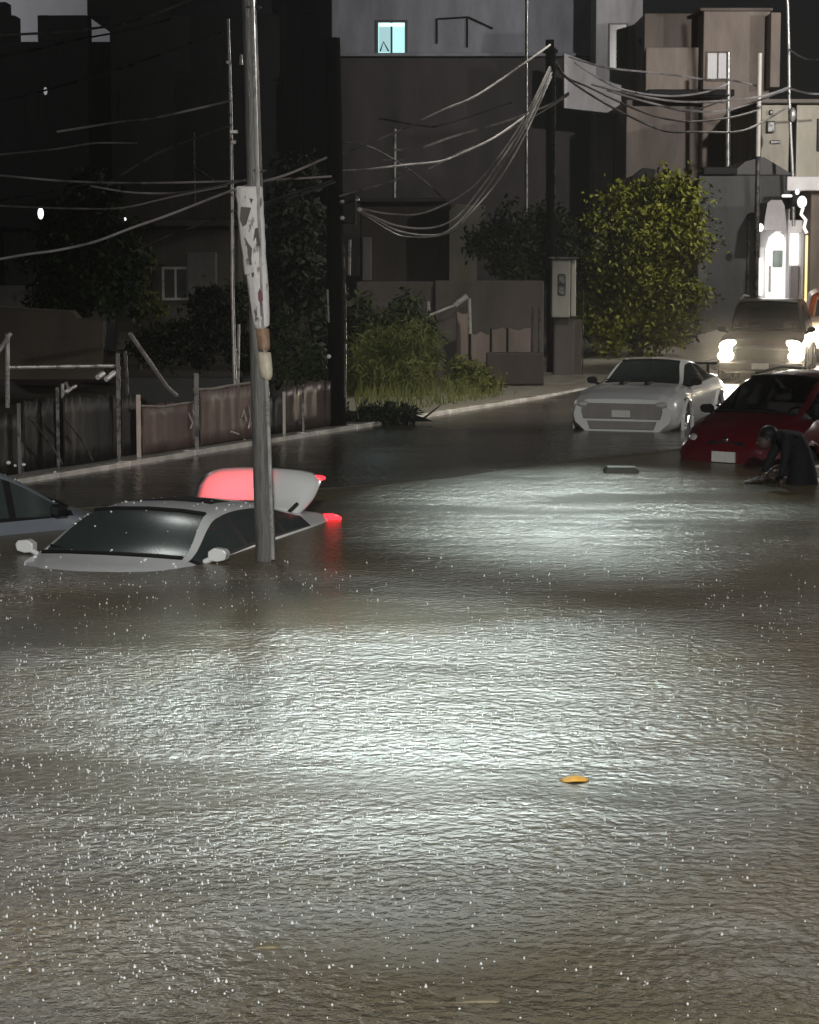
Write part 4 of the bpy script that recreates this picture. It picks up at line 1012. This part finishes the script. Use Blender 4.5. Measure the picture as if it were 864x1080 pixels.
# black pole at the kerb
fb_ = kp(357, 463, .25); Y3 = fb_.y
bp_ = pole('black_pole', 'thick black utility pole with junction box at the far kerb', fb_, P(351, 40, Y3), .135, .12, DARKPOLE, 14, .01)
MB().box(tuple(P(361, 236, Y3-.1)-fb_), tuple(P(376, 205, Y3+.2)-fb_)).build('junction_box', TRIM, bp_, bevel=.02)
for (x, y) in ((361, 213), (361, 230), (377, 210), (379, 221), (347, 376)):
    MB().ball(P(x, y, Y3-.2)-fb_, .035, 8, 6).build('insulator', mat('white_ceramic', (.7, .7, .68), .2), bp_, True)
MB().tube([P(362, 258, Y3-.2)-fb_, P(364.5, 330, Y3-.2)-fb_, P(364, 420, Y3-.2)-fb_], .02, 8).build('conduit', STEEL, bp_, True)
MB().tube([P(369, 253, Y3-.2)-fb_, P(368.5, 290, Y3-.2)-fb_], .022, 8).build('conduit', GALV, bp_, True)
MB().tube([P(345.5, 305, Y3-.16)-fb_, P(347, 340, Y3-.16)-fb_], .016, 8).build('conduit', GALV, bp_, True)
# further poles
a = P(555, 380, 51)
pole('mast', 'tall thin pale mast rising from behind the dark round tree', Vector((a.x, 51, .1)), P(555.5, -50, 51), .042, .036, GALV, 10)
a = P(585, 395, 48.6)
dp = pole('street_pole', 'dark brown pole with cable bundle behind the meter cabinet', Vector((P(583, 395, 48.6).x, 48.6, .1)), P(580, 42, 48.6), .12, .09, DARKPOLE, 12)
MB().tube([P(585.5, 50, 48.4)-Vector(dp.location), P(585, 225, 48.4)-Vector(dp.location)], .022, 8).build('conduit', STEEL, dp, True)
MB().box(tuple(P(573, 56, 48.4)-Vector(dp.location)), tuple(P(588, 52.5, 48.5)-Vector(dp.location))).build('crossarm', DARKPOLE, dp)
pole('roof_pole', 'pale steel pole in front of the curtained window of the beige house', Vector((P(770, 200, 66).x, 66, .2)), P(768.5, 55, 66), .075, .065, GALV, 10)
a = P(797, 318, 56)
lp2 = pole('lower_pole', 'pole with pale upper half and dark lower half left of the bright shop', Vector((a.x, 56, .2)), P(799.5, 165, 56), .07, .06, STEEL, 10)
MB().tube([P(799.5, 166, 56)-Vector(lp2.location), P(801.5, 56, 56)-Vector(lp2.location)], .058, 10).build('pale_sleeve', mat('pale_pipe_paint', (.6, .57, .52), .35, var=.2), lp2, True)
wp_ = pole('cable_pole', 'thin crooked grey pole carrying cables above the cream house', P(838, 190, 61), P(829, -40, 61), .05, .04, GALV, 10, .02)
a = P(836, 121, 60.9)-Vector(wp_.location); MB().ball(a, (.10, .08, .2), 10, 6).build('insulator', GALV, wp_, True)
an = empty('aerial', P(416, 214, 60.4), 0, 'pale roof aerial mast with two short arms on the low brown house', 'aerial')
for pl in (((416, 214), (416.5, 136)), ((416, 157.5), (436, 157.5)), ((416, 184), (431, 181)), ((404, 169), (428, 169))):
    o = MB().tube([P(x, y, 60.4) for x, y in pl], .05 if pl[0] == (416, 214) else .03, 8).build('mast' if pl[0] == (416, 214) else 'arm', GALV, None, True); adopt(o, an)
an = empty('vent_pipe', P(205, 215, 50.5), 0, 'thin grey vent pipe with stay on the roof of the dark window house', 'vent pipe')
for pl, nm in ((((205, 216), (204, 140)), 'mast'), (((205, 177), (225, 190)), 'stay')):
    o = MB().tube([P(x, y, 50.6) for x, y in pl], .035, 8).build(nm, STEEL, None, True); adopt(o, an)
for (px, py, Y, r, lb) in ((43, 225, 44, .07, 'larger bright white lamp hanging beside the dark conifer'), (132, 231, 46, .03, 'tiny white lamp hanging right of the dark conifer tip'), (48, 96, 80, .085, 'faint twin white lamp on the black building far up left')):
    o = empty('wall_lamp', P(px, py, Y), 0, lb, 'lamp')
    MB().ball((0, 0, 0), (r*.8, r*.8, r*1.6 if r > .05 else r), 10, 8).build('bulb', emis('small_bulb_glow' if r < .08 else 'dim_bulb_glow', (1, .98, 1), 2.2 if r < .08 else .25), o, True)
    MB().tube([(0, 0, r*1.4), (0, .02, r*3.2)], .012, 6).build('cord', TRIM, o)

# broken sign arm by the retaining wall
o = empty('broken_lamp_arm', P(497, 350, 45.5), 0, 'broken street lamp arm tilting over the panels, with a wet glint', 'lamp arm')
for pl, r, nm in ((((441, 337), (460, 330), (482, 321)), .03, 'arm'), (((480, 322), (493, 312)), .06, 'lamp_head'), (((452, 318), (453, 358)), .035, 'upright'), (((495, 315), (496, 352)), .035, 'post')):
    q = MB().tube([P(x, y, 45.2) for x, y in pl], r, 8).build(nm, GALV, None, True); adopt(q, o)

# ------------------------------------------------------------------ overhead cables
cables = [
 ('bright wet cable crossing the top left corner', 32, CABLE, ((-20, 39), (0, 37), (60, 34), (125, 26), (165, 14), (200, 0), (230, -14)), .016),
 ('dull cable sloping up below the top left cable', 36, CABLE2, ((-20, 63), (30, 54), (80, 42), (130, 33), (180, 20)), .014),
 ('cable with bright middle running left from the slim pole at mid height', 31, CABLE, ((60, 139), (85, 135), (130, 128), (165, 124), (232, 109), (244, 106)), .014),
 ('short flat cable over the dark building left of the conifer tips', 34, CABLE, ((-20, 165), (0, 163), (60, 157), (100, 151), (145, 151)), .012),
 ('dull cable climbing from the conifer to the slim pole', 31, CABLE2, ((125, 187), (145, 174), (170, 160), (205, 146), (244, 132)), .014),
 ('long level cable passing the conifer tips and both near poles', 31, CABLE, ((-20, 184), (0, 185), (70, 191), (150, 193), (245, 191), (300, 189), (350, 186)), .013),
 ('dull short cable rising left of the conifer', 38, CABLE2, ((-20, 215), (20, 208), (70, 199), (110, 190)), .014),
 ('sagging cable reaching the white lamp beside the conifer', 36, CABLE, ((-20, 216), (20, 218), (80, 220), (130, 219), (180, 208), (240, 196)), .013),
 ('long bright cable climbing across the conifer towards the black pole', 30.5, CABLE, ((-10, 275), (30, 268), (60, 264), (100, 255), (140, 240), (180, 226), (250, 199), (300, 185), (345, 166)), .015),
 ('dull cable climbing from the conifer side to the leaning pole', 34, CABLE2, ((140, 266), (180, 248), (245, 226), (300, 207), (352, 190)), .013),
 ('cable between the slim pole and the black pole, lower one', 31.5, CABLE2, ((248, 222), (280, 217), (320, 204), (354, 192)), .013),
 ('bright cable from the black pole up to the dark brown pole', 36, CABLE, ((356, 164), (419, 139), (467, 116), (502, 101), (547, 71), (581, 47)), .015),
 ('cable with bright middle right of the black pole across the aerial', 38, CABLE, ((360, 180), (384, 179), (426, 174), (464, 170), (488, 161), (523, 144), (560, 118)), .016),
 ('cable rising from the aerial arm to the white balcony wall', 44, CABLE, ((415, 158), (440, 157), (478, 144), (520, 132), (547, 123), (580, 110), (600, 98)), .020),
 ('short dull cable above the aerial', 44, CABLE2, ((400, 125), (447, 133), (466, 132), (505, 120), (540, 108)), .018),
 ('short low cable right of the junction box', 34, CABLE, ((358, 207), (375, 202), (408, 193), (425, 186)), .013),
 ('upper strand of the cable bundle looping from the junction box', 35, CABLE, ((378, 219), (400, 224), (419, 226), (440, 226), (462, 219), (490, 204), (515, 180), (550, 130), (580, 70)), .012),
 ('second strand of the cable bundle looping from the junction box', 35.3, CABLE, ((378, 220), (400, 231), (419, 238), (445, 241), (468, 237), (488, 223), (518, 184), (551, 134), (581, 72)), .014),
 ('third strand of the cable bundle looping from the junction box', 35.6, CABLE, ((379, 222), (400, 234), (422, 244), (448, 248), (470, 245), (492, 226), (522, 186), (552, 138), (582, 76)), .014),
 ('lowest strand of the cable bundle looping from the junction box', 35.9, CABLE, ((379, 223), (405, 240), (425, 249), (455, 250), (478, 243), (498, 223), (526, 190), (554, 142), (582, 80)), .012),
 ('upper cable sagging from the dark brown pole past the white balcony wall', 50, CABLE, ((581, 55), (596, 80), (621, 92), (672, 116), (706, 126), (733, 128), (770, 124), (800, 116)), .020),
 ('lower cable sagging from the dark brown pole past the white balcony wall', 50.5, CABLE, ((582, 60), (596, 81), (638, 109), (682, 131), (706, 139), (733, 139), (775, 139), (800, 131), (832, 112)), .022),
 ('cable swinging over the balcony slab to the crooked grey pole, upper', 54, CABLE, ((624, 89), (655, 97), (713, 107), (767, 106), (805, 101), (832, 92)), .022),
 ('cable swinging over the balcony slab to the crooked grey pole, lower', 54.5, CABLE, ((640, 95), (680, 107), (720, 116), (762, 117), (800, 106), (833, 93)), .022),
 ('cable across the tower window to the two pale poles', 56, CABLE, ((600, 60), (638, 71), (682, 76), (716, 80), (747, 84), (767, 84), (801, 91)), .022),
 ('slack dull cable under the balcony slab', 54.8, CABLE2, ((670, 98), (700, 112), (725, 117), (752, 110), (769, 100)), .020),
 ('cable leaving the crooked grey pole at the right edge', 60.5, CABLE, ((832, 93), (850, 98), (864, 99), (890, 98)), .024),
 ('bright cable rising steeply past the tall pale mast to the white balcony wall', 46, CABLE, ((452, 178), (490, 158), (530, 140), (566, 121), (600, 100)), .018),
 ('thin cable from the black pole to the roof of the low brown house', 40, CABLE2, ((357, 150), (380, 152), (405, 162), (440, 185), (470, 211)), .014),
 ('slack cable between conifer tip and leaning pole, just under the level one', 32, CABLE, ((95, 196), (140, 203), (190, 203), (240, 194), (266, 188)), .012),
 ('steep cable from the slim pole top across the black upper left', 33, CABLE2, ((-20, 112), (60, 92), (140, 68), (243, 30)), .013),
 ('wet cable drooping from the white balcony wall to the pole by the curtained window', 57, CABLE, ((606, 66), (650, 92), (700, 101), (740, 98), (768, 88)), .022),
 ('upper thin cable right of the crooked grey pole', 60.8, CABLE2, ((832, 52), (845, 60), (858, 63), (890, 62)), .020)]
def smooth_line(pts, k=5):
    out = []
    for i in range(len(pts)-1):
        p0, p1, p2, p3 = pts[max(i-1, 0)], pts[i], pts[i+1], pts[min(i+2, len(pts)-1)]
        for j in range(k):
            t = j/k; out.append(.5*((2*p1)+(p2-p0)*t+(2*p0-5*p1+4*p2-p3)*t*t+(3*p1-p0-3*p2+p3)*t**3))
    return out+[pts[-1]]
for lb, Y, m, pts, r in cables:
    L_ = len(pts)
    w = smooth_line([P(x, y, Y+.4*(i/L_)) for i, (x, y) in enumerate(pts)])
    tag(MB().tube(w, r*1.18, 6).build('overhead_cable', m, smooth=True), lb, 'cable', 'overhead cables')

# ------------------------------------------------------------------ things afloat
c = G(655, 498); fl = MB(); fl.prism([(-.22, -.02), (.20, -.02), (.225, .03), (.18, .07), (-.17, .075), (-.21, .04)], -.12, .12)
o = fl.build('floating_plank', mat('wet_black_timber', (.016, .017, .010), .5, var=.3), bevel=.012); o.location = c
tag(o, 'black wooden block floating near the red hatchback', 'floating block')
c = G(606, 824)
vs = []; fs = []
for i in range(9):
    t = i/8; wv = .045*math.sin(math.pi*min(1, t*1.02+.01))**.8
    for j in (-1, 0, 1): vs.append((-.075+.15*t, j*wv*1.2, max(.004, .010+.022*math.sin(t*3)-.016*abs(j))))
for i in range(8):
    for j in range(2): fs.append((i*3+j, i*3+j+1, i*3+j+4, i*3+j+3))
o = MB().add(vs, fs).build('floating_leaf', mat('orange_leaf', (.72, .36, .03), .9, col2=(.75, .52, .20), scale=14, spec=.1), smooth=True); o.location = c; o.modifiers.new('t', 'SOLIDIFY').thickness = .006
tag(o, 'curled orange yellow leaf floating on the bright water', 'leaf')
for (px, py, l, lb) in ((504, 1055, .085, 'brown scrap floating at the bottom edge of the water'), (281, 998, .055, 'dark brown scrap floating in the dim water left of the glare')):
    o = MB().prism([(-l, 0), (-l*.5, .007), (l*.6, .009), (l, .003), (l*.5, -.01), (-l*.7, -.012)], -.03, .03).build('floating_scrap', mat('brown_scrap', (.17, .15, .095), .8, var=.4, scale=20), bevel=.004)
    o.location = G(px, py); tag(o, lb, 'debris')

# splashes thrown up by the rain
spm = MB()
cen = [(8+12*random.random()**1.2, random.uniform(-.2, .2), random.uniform(.15, .9)) for _ in range(120)] + [(random.uniform(8.5, 15), random.uniform(-.19, -.06), random.uniform(.3, .9)) for _ in range(170)]
for i in range(4600):
    q = random.choice(cen); Y = q[0]+random.gauss(0, q[2]); x = q[1]*q[0]+random.gauss(0, q[2]*.8)
    if Y < 7.5: continue
    if kerb_x(Y) > x: continue
    r = (.0018+.0046*random.random()**2.2)*(.8+Y*.02); z = random.uniform(0, .03)
    c = Vector((x, Y, z)); e = r*random.uniform(.6, 2.8)
    spm.add([c+Vector((0, 0, e)), c+Vector((r, 0, 0)), c+Vector((0, r, 0)), c-Vector((r, 0, 0)), c-Vector((0, r, 0)), c-Vector((0, 0, r))],
            [(0, 1, 2), (0, 2, 3), (0, 3, 4), (0, 4, 1), (5, 2, 1), (5, 3, 2), (5, 4, 3), (5, 1, 4)])
tag(spm.build('rain_splashes', mat('splash_water', (.80, .82, .82), .25, var=.05), smooth=True), 'tiny white rain splashes scattered over the flood water', 'rain splashes', kind='stuff')
for o in bpy.data.objects:
    if o.name.startswith('rain_splashes') or o.name == 'foam': pass

# ------------------------------------------------------------------ rain haze
hz = MB().box((-134, -64, -3), (134, 194, 26)).build('haze', None or TRIM); hz.data.materials.clear()
hmat = bpy.data.materials.new('rain_haze'); hmat.use_nodes = True; hn = hmat.node_tree; hn.nodes.clear()
ho_ = hn.nodes.new('ShaderNodeOutputMaterial'); pv = hn.nodes.new('ShaderNodeVolumePrincipled')
pv.inputs['Color'].default_value = (.85, .85, .85, 1); pv.inputs['Density'].default_value = .0005; pv.inputs['Anisotropy'].default_value = .6
spr = MB().ball((6.9, 45.2, .8), (2.6, 2.4, 1.35), 20, 12).build('halo', TRIM, smooth=True); spr.data.materials.clear()  # ball of mist added to give the headlights a halo
smt = bpy.data.materials.new('halo_mist'); smt.use_nodes = True; sn = smt.node_tree; sn.nodes.clear()
so2 = sn.nodes.new('ShaderNodeOutputMaterial'); sv2 = sn.nodes.new('ShaderNodeVolumePrincipled')
sv2.inputs['Color'].default_value = (.9, .88, .85, 1); sv2.inputs['Density'].default_value = .003; sv2.inputs['Anisotropy'].default_value = .75
sn.links.new(sv2.outputs[0], so2.inputs['Volume']); spr.data.materials.append(smt)
tag(spr, 'fine spray mist added round the headlights of the dark off-roader', 'halo', kind='stuff')
hn.links.new(pv.outputs[0], ho_.inputs['Volume']); hz.data.materials.append(hmat); tag(hz, kind='stuff')
